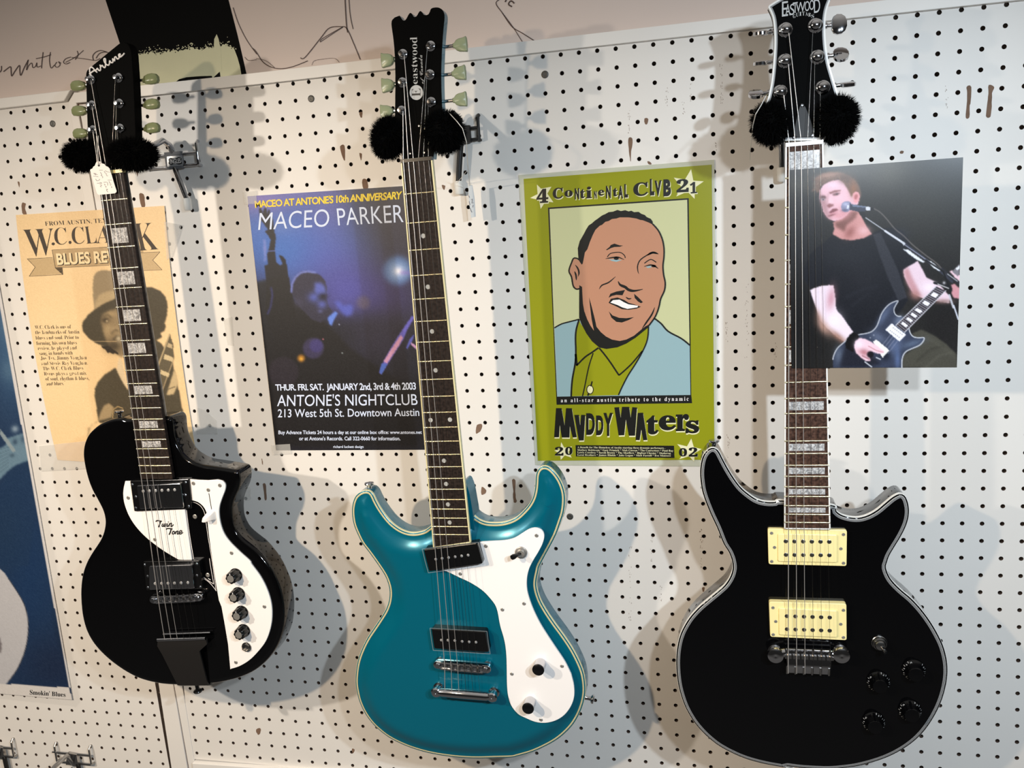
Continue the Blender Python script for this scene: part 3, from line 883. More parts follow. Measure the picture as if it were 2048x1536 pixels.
S3.fill(c2([(-20, 940), (2, 960), (12, 1010), (8, 1060), (-20, 1080)]), (120, 112, 114), .7, .9)
S3.fill(c2([(36, 1283), (480, 1310), (600, 1700), (-500, 1700), (-500, 1283)]), (236, 230, 224), .4)
S3.fill([(70, 1000), (137.8, 1375.5), (200, 1375), (0, 400), (-40, 400)], (232, 228, 226), .4)
S3.grain(2.5)
blues = S3.build('music_poster', M['print'], WALLP, 'blue poster with a pale guitar body at the left edge beneath the tan flyer', 'poster', gain=.78)
mb = MB()
put_text(mb, serif("Smokin' Blues"), c2([(207, 1323), (456, 1342), (457, 1374), (208, 1358)]), L2, 0, 0)
mb.build('lettering', 'blackink', blues, 0)
mb = MB()
qq = [(-26, 430), (-10, 430), (158, 1408), (146, 1420), (-120, 1392), (-112, 1376), (145.5, 1399)]
mb.poly([wall(x, y, -3.2) for x, y in [(-24, 445), (-2, 470), (160, 1404), (150, 1416), (145.5, 1399.5)]])
mb.poly([wall(x, y, -3.2) for x, y in [(-110, 1377), (145.5, 1399.5), (150, 1413), (-110, 1386)]])
tag(mb.build('sleeve', 'film', blues, 0), 'clear plastic sleeve edge')

# ---- green poster
GP = [(1047.3, 357.7), (1423.3, 329.3), (1429, 919.5), (1075.7, 921.5)]
mb = MB()
mb.prism([wall(x, y, -2.4) for x, y in GP], [wall(x, y, -2.0) for x, y in GP])
M['lime'] = mat('lime_paper', (141, 144, 22), .32, noise=.02, nscale=12, spec=.4)
green = mb.build('poster', M['lime'], None, 0)
tag(green, 'lime green benefit poster with a cartoon portrait of a man in a clear sleeve', 'poster')
SQ = [(1037.3, 350), (1428.6, 319.3), (1432, 640), (1431, 933), (1071, 930)]
mb = MB()
mb.prism([wall(x, y, -1.9) for x, y in SQ], [wall(x, y, -1.6) for x, y in SQ])
mb.poly([wall(x, y, -2.0) for x, y in [(1423.6, 329.3), (1427.5, 321), (1434, 640), (1434, 932), (1429, 919)]])
tag(mb.build('sleeve', 'sleeve', green, 0), 'clear plastic sleeve showing a pale rim')
PA = lambda pts: cr(1080, 390, 4.518, pts)
PB = lambda pts: cr(1080, 600, 6.0235, pts)
G = [(74, 118), (1340, 32)]
M['pale'] = mat('pale_green_ink', (196, 198, 152), .34); M['skinink'] = mat('skin_ink', (186, 134, 106), .34); M['blueink'] = mat('pale_jacket_ink', (144, 174, 180), .34)
M['posterblack'] = mat('poster_black_ink', (24, 24, 22), .34); M['posterwhite'] = mat('poster_white_ink', (240, 236, 234), .34); M['creamink'] = mat('cream_ink', (226, 222, 180), .34)
PM = ['posterblack', 'pale', 'skinink', 'blueink', 'lime', 'posterwhite', 'creamink']
lay = [onwall(-2.6 - .16 * k) for k in range(7)]


def art(mb, pts, mi, k, smooth=0):
    if smooth: pts = spline(pts, closed=True, n=smooth)
    mb.poly([lay[k](*p) for p in pts], mi)


mb = MB()
fr = PA([(72, 114), (1344, 28)]) + PB([(1822, 1145)]) + PB([(1832, 1243), (200, 1262)])
art(mb, fr, 0, 0)
art(mb, PA([(86, 127), (1330, 43)]) + PB([(1797, 300), (1812, 1144), (206, 1164), (168, 300)]), 1, 1)
art(mb, PB([(174, 340), (260, 290), (370, 258), (470, 235), (520, 300), (1300, 300), (1385, 225), (1460, 290), (1545, 380), (1700, 462), (1803, 545), (1812, 1144), (206, 1164)]), 3, 2)
art(mb, PB([(470, 240), (500, 300), (600, 420), (1100, 420), (1300, 300), (1318, 305), (1305, 420), (1280, 520), (1230, 640), (1150, 770), (1060, 910), (985, 1050), (945, 1146), (372, 1161), (380, 1050), (395, 920), (412, 800), (432, 640), (425, 450)]), 4, 3)
art(mb, PA([(380, 625), (395, 570), (400, 520), (430, 480), (450, 420), (475, 360), (500, 310), (540, 270), (590, 235), (650, 205), (720, 190), (800, 190), (870, 200), (930, 215), (985, 240), (1020, 270), (1070, 325), (1105, 400), (1118, 480), (1120, 560), (1110, 640), (1117, 720), (1131, 790), (1125, 860),
              (1090, 940), (1075, 1010), (1040, 1100), (985, 1175), (920, 1225), (850, 1290), (780, 1335), (700, 1350), (600, 1330), (500, 1280), (430, 1190), (390, 1080), (375, 950), (365, 845), (330, 850), (300, 822), (287, 740), (265, 685), (285, 610), (305, 570), (350, 590)]), 2, 4)
hair = [(376, 628), (350, 590), (345, 540), (342, 480), (360, 415), (372, 395), (400, 345), (415, 315), (440, 275), (470, 255), (495, 232), (520, 215), (560, 185), (590, 172), (620, 155), (660, 150), (700, 135), (730, 145), (770, 137), (800, 148), (825, 142), (850, 155), (890, 152), (915, 170), (945, 180), (965, 200), (1000, 215), (1018, 240), (1020, 268),
        (985, 250), (930, 228), (905, 225), (870, 212), (800, 202), (720, 202), (690, 212), (650, 217), (620, 235), (590, 242), (560, 270), (540, 277), (500, 315), (475, 365), (450, 425), (428, 490), (405, 520), (396, 570), (385, 622)]
art(mb, PA(hair), 0, 5)
art(mb, PA([(355, 815), (380, 830), (383, 900), (388, 980), (400, 1050), (425, 1120), (455, 1180), (488, 1228), (466, 1120), (456, 1040), (443, 925), (462, 990), (480, 1060), (495, 1120), (510, 1190), (548, 1238), (595, 1278), (650, 1306), (720, 1319), (780, 1306), (850, 1271), (920, 1212), (955, 1185),
             (985, 1172), (985, 1190), (940, 1228), (860, 1292), (780, 1342), (700, 1376), (600, 1391), (535, 1378), (470, 1322), (420, 1252), (378, 1172), (354, 1110), (354, 960)]), 0, 5)
for pts, w, tp in [
    (PA([(1018, 262), (1070, 322), (1105, 400), (1120, 480), (1120, 560), (1111, 640), (1117, 720), (1131, 790), (1125, 860), (1090, 940), (1075, 1010), (1042, 1098), (985, 1178)]), 3.0, 0),
    (PA([(372, 600), (340, 575), (305, 572), (285, 612), (262, 685), (285, 740), (300, 820), (330, 850), (368, 842)]), 2.8, 0),
    (PB([(174, 335), (260, 288), (370, 258), (472, 232)]), 2.6, 0), (PB([(472, 232), (440, 340), (428, 450), (432, 600), (430, 700), (418, 800), (392, 940), (380, 1060), (376, 1162)]), 3.2, 0),
    (PB([(1380, 222), (1460, 285), (1545, 378), (1700, 462), (1806, 545)]), 3.0, 0), (PB([(1306, 300), (1302, 420), (1280, 520), (1225, 640), (1150, 770), (1060, 910), (985, 1055), (945, 1146)]), 2.6, 0),
    (PB([(705, 575), (620, 635), (540, 690), (440, 790)]), 3.2, 0), (PB([(430, 650), (436, 720), (445, 790)]), 4.2, 0), (PB([(712, 578), (780, 660), (850, 755), (900, 830), (952, 908)]), 3.0, 0), (PB([(952, 906), (1040, 830), (1120, 750), (1232, 615)]), 2.8, 0),
    (PB([(640, 640), (600, 760), (575, 860), (555, 960), (535, 1060), (512, 1158)]), 2.2, 0), (PB([(628, 980), (612, 1040)]), 2.6, 0), (PB([(575, 1152), (590, 1120)]), 3, 0),
    (PA([(1070, 535), (1020, 520), (965, 545), (905, 588), (882, 640), (885, 690), (893, 712)]), 2.2, 1), (PA([(1068, 532), (1018, 520), (965, 546)]), 4.2, 1),
    (PA([(608, 560), (640, 527), (720, 518), (762, 545), (770, 570)]), 1.7, 0), (PA([(592, 575), (650, 566), (705, 562), (760, 584)]), 2.6, 1), (PA([(943, 617), (1000, 582), (1050, 608)]), 1.9, 0), (PA([(940, 646), (1000, 632), (1040, 645), (1068, 665)]), 2.8, 1),
    (PA([(682, 738), (620, 790), (560, 815), (535, 850)]), 2.6, 1), (PA([(706, 780), (725, 812), (770, 832), (800, 856), (850, 866), (928, 852)]), 5.4, 1), (PA([(775, 922), (800, 938), (826, 934)]), 2.6, 1),
    (PA([(1036, 1016), (1010, 1080), (962, 1150), (922, 1208)]), 3.2, 1), (PA([(318, 632), (340, 660), (352, 700), (345, 735)]), 3.0, 1), (PA([(312, 690), (325, 725), (328, 770)]), 3.2, 1)]:
    q = spline(pts, n=4); stroke(mb, q, w, lay[6], 0, bool(tp))
art(mb, PA([(596, 495), (628, 470), (640, 452), (672, 439), (720, 455), (752, 457), (720, 468), (672, 470), (640, 480), (606, 498)]), 0, 5)
art(mb, PA([(620, 928), (636, 892), (690, 872), (768, 858), (745, 906), (690, 902), (650, 912)]), 0, 5); art(mb, PA([(850, 893), (885, 922), (930, 968), (912, 978), (885, 962), (856, 930)]), 0, 5)
art(mb, PA([(620, 975), (640, 938), (700, 926), (760, 948), (800, 974), (850, 988), (912, 1010), (870, 1027), (800, 1037), (740, 1032), (690, 1007)]), 0, 5)
art(mb, PA([(636, 972), (660, 950), (718, 945), (760, 970), (800, 988), (886, 1001), (880, 1015), (790, 1029), (742, 1015), (700, 994)]), 5, 6)
art(mb, PA([(622, 1052), (655, 1088), (715, 1110), (780, 1113), (850, 1104), (800, 1130), (740, 1152), (690, 1146), (645, 1108)]), 0, 5)
art(mb, PA([(620, 582), (680, 582), (740, 588), (690, 604), (650, 596)]), 3, 5); art(mb, [(1232.5 + 5 * math.cos(a), 516.8 + 3.2 * math.sin(a)) for a in np.linspace(0, 6.1, 14)], 0, 6)
art(mb, PA([(955, 648), (1000, 640), (1010, 652), (975, 660)]), 3, 5); art(mb, [(1307.5 + 4.6 * math.cos(a), 532 + 2.6 * math.sin(a)) for a in np.linspace(0, 6.1, 14)], 0, 6)
bc = PB([(603, 1080)])[0]
art(mb, [(bc[0] + 7.2 * math.cos(a), bc[1] + 9.5 * math.sin(a)) for a in np.linspace(0, 6.1, 16)], 0, 4); art(mb, [(bc[0] + 5.6 * math.cos(a), bc[1] + 7.8 * math.sin(a)) for a in np.linspace(0, 6.1, 16)], 6, 5)
mb.build('portrait', PM, green, 0)


def star(mb, pts, mi=6, k=0):
    mb = MB(); mb.poly([lay[k](*p) for p in pts], mi); mb.build('star', PM, green, 0)['label'] = 'cream star'


mb = MB()
PC = lambda pts: cr(1040, 310, 5.12, pts)
PD = lambda pts: cr(1080, 780, 5.851, pts)
star(mb, PC([(173, 302), (215, 345), (322, 325), (280, 395), (342, 485), (262, 475), (212, 552), (195, 460), (104, 440), (180, 400)]))
star(mb, PC([(1752, 145), (1775, 262), (1882, 270), (1790, 335), (1788, 450), (1715, 375), (1600, 425), (1650, 325), (1575, 232), (1690, 250)]))
star(mb, PD([(247, 610), (285, 675), (375, 660), (335, 725), (372, 792), (290, 765), (243, 818), (235, 745), (168, 710), (238, 690)]))
star(mb, PD([(1770, 568), (1800, 668), (1892, 692), (1808, 740), (1806, 842), (1745, 775), (1632, 808), (1690, 730), (1605, 632), (1720, 660)]))


def letters(mb, rows, K, sx, sy, slope):
    for ch, x0, y0, x1, y1, st in rows:
        s_ = serif(ch) if st == 's' else ch
        off = .052
        if st == 'S': s_ = serif(ch); off = .02
        d = slope * (x1 - x0)
        for mi, k, ox, oy in ((6, 1, sx, sy), (0, 2, 0, 0)):
            put_text(mb, s_, K([(x0 + ox, y0 + oy), (x1 + ox, y0 + d + oy), (x1 + ox, y1 + d + oy), (x0 + ox, y1 + oy)]), lay[k], mi, off)


letters(mb, [('4', 168, 350, 290, 495, 'S'), ('C', 335, 338, 440, 452, 'S'), ('o', 455, 362, 540, 432, 'S'), ('N', 560, 340, 606, 455, 'b'), ('t', 615, 350, 665, 445, 'S'), ('i', 675, 325, 735, 445, 'S'), ('N', 757, 368, 785, 445, 'b'), ('e', 800, 358, 862, 420, 'S'),
             ('N', 880, 315, 930, 445, 'b'), ('t', 950, 338, 1000, 425, 'S'), ('A', 1005, 315, 1055, 448, 'b'), ('L', 1068, 298, 1106, 437, 'b'), ('C', 1160, 284, 1310, 425, 'S'), ('L', 1330, 244, 1376, 415, 'b'), ('V', 1378, 262, 1448, 420, 'b'), ('B', 1468, 250, 1546, 424, 'b'),
             ('2', 1603, 250, 1728, 385, 'S'), ('1', 1740, 278, 1812, 395, 'S')], PC, 7, 9, -.06)
letters(mb, [('D', 540, 272, 642, 526, 'b'), ('D', 656, 298, 742, 530, 'b'), ('Y', 742, 268, 852, 540, 'b'), ('t', 1245, 298, 1388, 522, 'S'), ('e', 1390, 297, 1592, 474, 'S'), ('r', 1588, 282, 1742, 482, 'S'), ('s', 1704, 356, 1862, 508, 'S')], PD, 5, 15, -.012)
for q in ([(165, 553), (188, 212), (252, 212), (288, 415), (305, 213), (372, 213), (430, 553), (383, 556), (350, 425), (345, 556), (255, 556), (232, 410), (222, 553)], [(402, 292), (455, 290), (470, 415), (482, 290), (530, 292), (512, 590), (455, 592)],
          [(870, 204), (925, 200), (945, 325), (960, 197), (1043, 197), (1062, 325), (1080, 200), (1136, 205), (1112, 535), (1040, 536), (1005, 345), (986, 530), (920, 532)], [(1118, 586), (1145, 268), (1205, 265), (1255, 586), (1208, 588), (1186, 462), (1166, 588)]):
    mb.poly([lay[1](*p) for p in PD([(x + 5, y + 15) for x, y in q])], 6)
    mb.poly([lay[2](*p) for p in PD(q)], 0)
letters(mb, [('2', 175, 665, 275, 768, 'S'), ('0', 295, 665, 380, 760, 'S'), ('0', 1626, 680, 1720, 778, 'S'), ('2', 1740, 672, 1845, 780, 'S')], PD, 2, 3, 0)
mb.build('lettering', PM, green, 0)
mb = MB()
mb.poly([lay[0](*p) for p in PD([(416, 645), (1568, 652), (1574, 796), (420, 778)])], 0)
for t_, a, b in [('A Benefit for The Homeless of Austin starring these dynamic performers...', (438, 660, 1468), 26), ('Mathew Robinson * Gary Primich * Nick Curran * The Convertors * Paul Ray', (438, 690, 1560), 28), ('Lewis Cowdrey * Sarah Brown * The Moellers * Bigfoot Chester * Shakerag', (438, 719, 1530), 28), ('Leroi Brothers * James Hinkle * Jake Logan * Matt Farrell * Eve Monsees', (438, 748, 1530), 28)]:
    x, y, x1 = a
    put_text(mb, serif(t_), PD([(x, y), (x1, y + 9), (x1, y + 9 + b), (x, y + b)]), lay[1], 6, -.004)
mb.build('credits_panel', PM, green, 0)['label'] = 'black credits panel with small cream type'
mb = MB()
put_text(mb, serif('an all-star austin tribute to the dynamic'), PB([(250, 1186), (1790, 1165), (1790, 1228), (252, 1246)]), lay[1], 5, -.004, 1.45)
mb.build('caption', PM, green, 0)

# ================================================================== GUITARS
def inset(p, d):
    """move a closed 2-D outline inwards by d"""
    p = np.array(p, float)
    A = .5 * np.sum(p[:, 0] * np.roll(p[:, 1], -1) - np.roll(p[:, 0], -1) * p[:, 1])
    t = np.roll(p, -1, 0) - np.roll(p, 1, 0)
    t /= (np.linalg.norm(t, axis=1, keepdims=True) + 1e-9)
    n = np.c_[-t[:, 1], t[:, 0]] * (1 if A > 0 else -1)
    return p + n * d


def rounded(pts, r, n=4):
    p = np.array(pts, float); N = len(p); out = []
    for i in range(N):
        a = p[i - 1] - p[i]; b = p[(i + 1) % N] - p[i]
        la, lb = np.linalg.norm(a), np.linalg.norm(b)
        q = min(r, la * .45, lb * .45)
        A = p[i] + a / la * q; B = p[i] + b / lb * q
        for k in range(n + 1):
            t = k / n
            out.append((1 - t) ** 2 * A + 2 * t * (1 - t) * p[i] + t * t * B)
    return np.array(out)


def loft(mb, rings, mi=0, cap=True, capb=True):
    n = len(rings[0]); o = len(mb.v)
    for r in rings: mb.v.extend([tuple(map(float, q)) for q in r])
    for i in range(len(rings) - 1):
        for k in range(n):
            j = (k + 1) % n
            mb.f.append([o + i * n + k, o + i * n + j, o + (i + 1) * n + j, o + (i + 1) * n + k]); mb.m.append(mi)
    if cap:
        b = o + (len(rings) - 1) * n
        for a_, b_, c_ in tri(rings[-1]): mb.f.append([b + a_, b + b_, b + c_]); mb.m.append(mi)
    if capb:
        for a_, b_, c_ in tri(rings[0]): mb.f.append([o + c_, o + b_, o + a_]); mb.m.append(mi)


def z3(p, w):
    return [(q[0], q[1], w) for q in p]


def slab(mb, uv, wb, wt, bev=.6, mi=0):
    """flat part with a softened top edge"""
    uv = np.array(uv, float)
    loft(mb, [z3(uv, wb), z3(uv, wt - bev), z3(inset(uv, bev * .35), wt - bev * .3), z3(inset(uv, bev), wt)], mi)


def sdist(P, poly):
    """distance from points to a closed outline"""
    P = np.asarray(P, float); best = np.full(len(P), 1e9)
    Q = np.array(poly, float); Rr = np.roll(Q, -1, 0)
    for i in range(0, len(P), 2000):
        p = P[i:i + 2000, None]
        ab = Rr - Q; t = np.clip(((p - Q) * ab).sum(-1) / ((ab ** 2).sum(-1) + 1e-9), 0, 1)
        best[i:i + 2000] = np.linalg.norm(p - Q - t[..., None] * ab, axis=-1).min(1)
    return best


def inside(P, poly):
    P = np.asarray(P, float); m = np.zeros(len(P), bool); q = np.array(poly)
    for (x0, y0), (x1, y1) in zip(q, np.roll(q, -1, 0)):
        if y0 == y1: continue
        c = (P[:, 1] > min(y0, y1)) & (P[:, 1] <= max(y0, y1))
        m ^= c & (P[:, 0] < x0 + (P[:, 1] - y0) * (x1 - x0) / (y1 - y0))
    return m


class Gt:
    def __init__(s, O, Bp, L, label):
        s.O = np.array(O, float); Bp = np.array(Bp, float)
        s.V = (s.O - Bp) / np.linalg.norm(s.O - Bp)
        U = np.array([1., 0, 0]); U -= s.V * U.dot(s.V); s.U = U / np.linalg.norm(U)
        s.N = np.cross(s.U, s.V); s.L = L
        s.root = bpy.data.objects.new('electric_guitar', None); s.root.empty_display_size = .05
        COL.objects.link(s.root)
        w = W(s.O)
        s.root.matrix_world = Matrix([[s.U[i], s.V[i], s.N[i], w[i]] for i in range(3)] + [[0, 0, 0, 1]])
        ORG[s.root.name] = np.zeros(3)
        tag(s.root, label, 'guitar', 'electric guitars hung on the pegboard')

    def p(s, px, py, w=0.0):
        h = onplane(px, py, s.O + s.N * w, s.N) - s.O
        return np.array([h.dot(s.U), h.dot(s.V), w])

    def uv(s, pts, w):
        return np.array([s.p(x, y, w)[:2] for x, y in pts])

    def world(s, q):
        return s.O + s.U * q[0] + s.V * q[1] + s.N * q[2]

    def half(s, d):
        return (42.5 + 13 * d / (s.L * .72)) / 2

    def fret(s, n):
        return s.L * (1 - 2 ** (-n / 12))

    # ---- body
    def body(s, px, wf, wb, h, rings, m, rim, backr=4.0, name='body'):
        out = spline(s.uv(px, wf - rim), closed=True, step=3.2, n=6)
        if .5 * np.sum(out[:, 0] * np.roll(out[:, 1], -1) - np.roll(out[:, 0], -1) * out[:, 1]) < 0: out = out[::-1]
        s.out = out; s.wf = wf; s.h = h; s.wb = wb
        pts = [tuple(q) for q in out]; n = len(pts)
        cand = []
        for d in rings:
            q = inset(out, d)
            if d > 4: q = q[::2]
            cand.append(q[(sdist(q, out) > d * .965) & inside(q, out)])
        lo, hi = out.min(0), out.max(0)
        gx, gy = np.meshgrid(np.arange(lo[0], hi[0], 6.0), np.arange(lo[1], hi[1], 6.0))
        g = np.c_[gx.ravel(), gy.ravel()] + rng.normal(0, .2, (gx.size, 2))
        g = g[inside(g, out)]
        cand.append(g[sdist(g, out) > max(rings) + 3])
        inner = np.vstack(cand)
        vv = [Vector(q) for q in pts] + [Vector(q) for q in inner]
        co, ed, fa, ov, oe, of = delaunay_2d_cdt(vv, [], [list(range(n))], 1, 1e-4)
        co = np.array([tuple(c) for c in co])
        d = sdist(co, out)
        mb = MB()
        mb.add(np.c_[co, wf + h(d)], [list(f) for f in fa], 0)
        rimw = wf + float(h(np.zeros(1))[0])
        o = len(mb.v); rr = [z3(out, rimw), z3(out, wb + backr), z3(inset(out, backr * .3), wb + backr * .3), z3(inset(out, backr), wb)]
        for r in rr: mb.v.extend(r)
        for i in range(3):
            for k in range(n):
                j = (k + 1) % n
                mb.f.append([o + i * n + k, o + (i + 1) * n + k, o + (i + 1) * n + j, o + i * n + j]); mb.m.append(0)
        for a_, b_, c_ in tri(rr[-1]): mb.f.append([o + 3 * n + c_, o + 3 * n + b_, o + 3 * n + a_]); mb.m.append(0)
        # weld the front to the rim so that the edge shades as one surface
        ob = mb.build(name, m, s.root, 0)
        bm = bmesh.new(); bm.from_mesh(ob.data)
        bmesh.ops.remove_doubles(bm, verts=bm.verts, dist=2e-6)
        bmesh.ops.recalc_face_normals(bm, faces=bm.faces)
        bm.to_mesh(ob.data); bm.free()
        ob.data.polygons.foreach_set('use_smooth', [True] * len(ob.data.polygons))
        ob.data.set_sharp_from_angle(angle=math.radians(50))
        return ob

    def binding(s, bands, side, mats):
        """bands: list of (d0, d1, material index) across the front edge; side: mm down the rim"""
        mb = MB(); out = s.out; n = len(out)
        rimw = s.wf + float(s.h(np.zeros(1))[0])
        o_ = inset(out, -.25)
        rows = [(z3(o_, rimw - side), 0), (z3(o_, rimw + .1), 0)]
        prev = None
        def row(d):
            q = inset(out, d); ok = sdist(q, out) > d * .9 - .05
            q[~ok] = out[~ok] + (q[~ok] - out[~ok]) * .6
            return [(a, b, s.wf + float(s.h(np.array([d]))[0]) + .22) for a, b in q]
        seq = [(rows[0][0], rows[1][0], 0), (rows[1][0], row(.01), 0)]
        for d0, d1, mi in bands: seq.append((row(d0), row(d1), mi))
        for A, B, mi in seq:
            o = len(mb.v); mb.v.extend(A); mb.v.extend(B)
            for k in range(n):
                j = (k + 1) % n
                mb.f.append([o + k, o + j, o + n + j, o + n + k]); mb.m.append(mi)
        return mb.build('binding', mats, s.root, 40)

    # ---- neck
    def neck(s, vend, m, fb, nfrets, vheel, bind=None, heelm=None, endskew=0.0, fretin=0.0):
        mb = MB(); R_ = []
        for i in range(25):
            t = i / 24; d = t * (vheel) - 4 * (1 - t); hw = s.half(max(d, 0)) - .3
            dep = 15 + 5 * t
            R_.append([(hw * math.cos(a), -d, -5.5 - dep * math.sin(a) ** .8) for a in np.linspace(0, math.pi, 17)])
        loft(mb, R_, 0)
        mb.build('neck', m, s.root, 50)
        # fingerboard
        mb = MB()
        he = s.half(vend)
        b = bind and 1.5 or 0
        ring = lambda w, e: [(-s.half(0) + e, 0, w), (s.half(0) - e, 0, w), (he - e, -vend + endskew - e, w), (-he + e, -vend - endskew - e, w)]
        loft(mb, [ring(-6, 0), ring(-.4, 0), ring(0, .4)], 0)
        s.fb = mb.build('fretboard', fb, s.root, 30)
        if bind:
            mb = MB()
            for sg in (-1, 1):
                q = [(sg * (s.half(0) + .15), 0), (sg * (he + .15), -vend + sg * endskew), (sg * (he - b), -vend + sg * endskew), (sg * (s.half(0) - b), 0)]
                mb.prism([(x, y, .12) for x, y in q], [(x, y, -5.2) for x, y in q])
            q = [(-he, -vend - endskew + b), (he, -vend + endskew + b), (he, -vend + endskew - .1), (-he, -vend - endskew - .1)]
            mb.prism([(x, y, .12) for x, y in q], [(x, y, -5.2) for x, y in q])
            mb.build('fretboard_binding', bind, s.root, 0)
        for k in range(1, nfrets + 1):
            d = s.fret(k); hw = s.half(d) - fretin
            mb = MB()
            prof = [(-1.15, 0), (-.8, .7), (0, 1.05), (.8, .7), (1.15, 0)]
            V = [(-hw, -d + a, c) for a, c in prof] + [(hw, -d + a, c) for a, c in prof]
            mb.add(V, [(i, i + 5, i + 6, i + 1) for i in range(4)] + [(0, 1, 2, 3, 4), (9, 8, 7, 6, 5)])
            mb.build('fret', 'fretwire', s.root, 60)

    def block(s, name, n, frac_w, frac_h, m='pearl'):
        a, b = s.fret(n - 1), s.fret(n)
        mid = (a + b) / 2; hh = (b - a) * frac_h / 2; hw = s.half(mid) * frac_w
        mb = MB(); mb.box((-hw, -mid - hh, -.5), (hw, -mid + hh, .12))
        return mb.build(name, m, s.root, 0)

    def dot(s, n, u=0, r=3.1):
        mid = (s.fret(n - 1) + s.fret(n)) / 2
        mb = MB(); mb.lathe((u, -mid, -.4), (0, 0, 1), [(r, 0), (r, .52)], 18)
        return mb.build('inlay', 'pearlgrey', s.root)

    def nut(s, m, h=2.0, ext=0.0):
        mb = MB(); hw = s.half(0)
        mb.box((-hw, 0, -6), (hw, 4.5, h))
        mb.build('nut', m, s.root, 0)

    def strings(s, posts, tails, wn, wbr, bridge_v=None, sp=10.4, bpts=None):
        rad = [.60, .50, .42, .27, .22, .18]
        for i in range(6):
            un = -17.2 + i * 6.88
            ub = -2.5 * sp + i * sp
            vb = -(bridge_v or s.L)
            B = (ub, vb, wbr) if bpts is None else bpts[i]
            pts = [posts[i], (un, 2.5, wn), (un + (B[0] - un) * .5, (2.5 + B[1]) / 2, (wn + B[2]) / 2), B, tails[i]]
            mb = MB(); mb.tube(pts, rad[i], 7)
            mb.build('string', 'stringw' if i < 3 else 'stringp', s.root, 60)

    def screw(s, px, py, w, r=2.5, m='screwmetal', parent=None, name='screw'):
        c = s.p(px, py, w)
        mb = MB()
        mb.lathe(c, (0, 0, 1), [(r, -.6), (r, .35), (r * .75, .9), (r * .35, .8), (r * .3, .4), (.05, .4)], 14)
        return mb.build(name, m, parent or s.root)

    def logo(s, name, items, w, m, parent=None):
        mb = MB(); pl = lambda a, b: s.p(a, b, w)
        for text, quad, off in items: put_text(mb, text, quad, pl, 0, off)
        return mb.build(name, m, parent or s.root, 0)


def smoothstep(x):
    x = np.clip(x, 0, 1); return x * x * (3 - 2 * x)


def rimround(r):
    return lambda d: -r * (1 - np.sqrt(np.clip(1 - (1 - np.clip(d / r, 0, 1)) ** 2, 0, 1)))


def strap_button(g, px, py, w, direction, m='chrome'):
    c = g.p(px, py, w); mb = MB()
    mb.lathe(c, direction, [(4.2, -3), (3.4, 0), (3.0, 4), (3.4, 7), (6.4, 8.4), (7.2, 10), (6.6, 11.4), (4, 12), (.1, 12.1)], 22)
    mb.build('strap_button', m, g.root)


def tune_o_matic(g, a, b, wt, wb, m='chrome', saddles=None):
    """bridge between pixel ends a and b: bar on two posts, six saddles"""
    A = g.p(*a, wt); B = g.p(*b, wt)
    e = (B - A)[:2]; L = np.linalg.norm(e); e = e / L; n = np.array([-e[1], e[0]])
    def oval(hw, x0, x1, k=8):
        q = [A[:2] + e * (x0 + hw - hw * math.sin(t)) + n * hw * math.cos(t) for t in np.linspace(0, math.pi, k)]
        q += [A[:2] + e * (x1 - hw + hw * math.sin(t)) - n * hw * math.cos(t) for t in np.linspace(0, math.pi, k)]
        return np.array(q)
    mb = MB(); slab(mb, oval(6.2, -6, L + 6), wb + 6, wt - 2.6, .9)
    for sg in (1, -1):
        q = [A[:2] + e * 6 + n * sg * 3.6, A[:2] + e * (L - 6) + n * sg * 3.6, A[:2] + e * (L - 6) + n * sg * 6, A[:2] + e * 6 + n * sg * 6]
        slab(mb, q, wt - 4, wt - .6, .5)
    br = mb.build('bridge', m, g.root, 40)
    for x in (1.5, L - 1.5):
        c = A[:2] + e * x
        mb = MB(); mb.lathe((c[0], c[1], wb - 1), (0, 0, 1), [(6.4, 0), (6.4, 3), (7.4, 3), (7.4, 6.5), (4.4, 6.5), (4.4, wt - wb + .4), (3.6, wt - wb + 1.2), (.1, wt - wb + 1.2)], 20)
        mb.build('bridge_post', m, br)
    pts = []
    for i in range(6):
        x = L / 2 + (i - 2.5) * (L - 20) / 5.6
        c = A[:2] + e * x + n * (1.6 - .9 * (i % 3))
        mb = MB()
        q = np.array([c + e * a_ + n * b_ for a_, b_ in ((-3.2, -3), (3.2, -3), (2.2, 3), (-2.2, 3))])
        loft(mb, [z3(q, wt - 3.2), z3(q, wt - 1), z3((q - c) * [.75, .75] + c, wt + .4)])
        cs = c + n * 5.2
        mb.lathe((cs[0], cs[1], wt - 1.4), (n[0], n[1], 0), [(1.7, 0), (1.7, 2.2), (.1, 2.3)], 8)
        mb.build('saddle', 'nickel', br, 40)
        pts.append((c[0], c[1], wt + .9))
    return br, pts


def tuner_post(g, px, py, w, big=False, m='chrome'):
    c = g.p(px, py, w)
    mb = MB()
    if big:
        mb.lathe(c, (0, 0, 1), [(8.6, -.3), (8.6, 1.4), (7.6, 2.8), (6.2, 3.4), (6.0, 6.4), (5.2, 8.6), (3.4, 9.8), (.1, 10.2)], 22)
    else:
        mb.lathe(c, (0, 0, 1), [(6.4, -.3), (6.4, 1.2), (5.0, 2.4), (3.2, 2.6), (2.6, 5), (2.4, 6.5), (3.2, 8), (3.2, 9.6), (2.6, 10.4), (.1, 10.5)], 18)
    o = mb.build('tuning_machine', m, g.root)
    return o, c


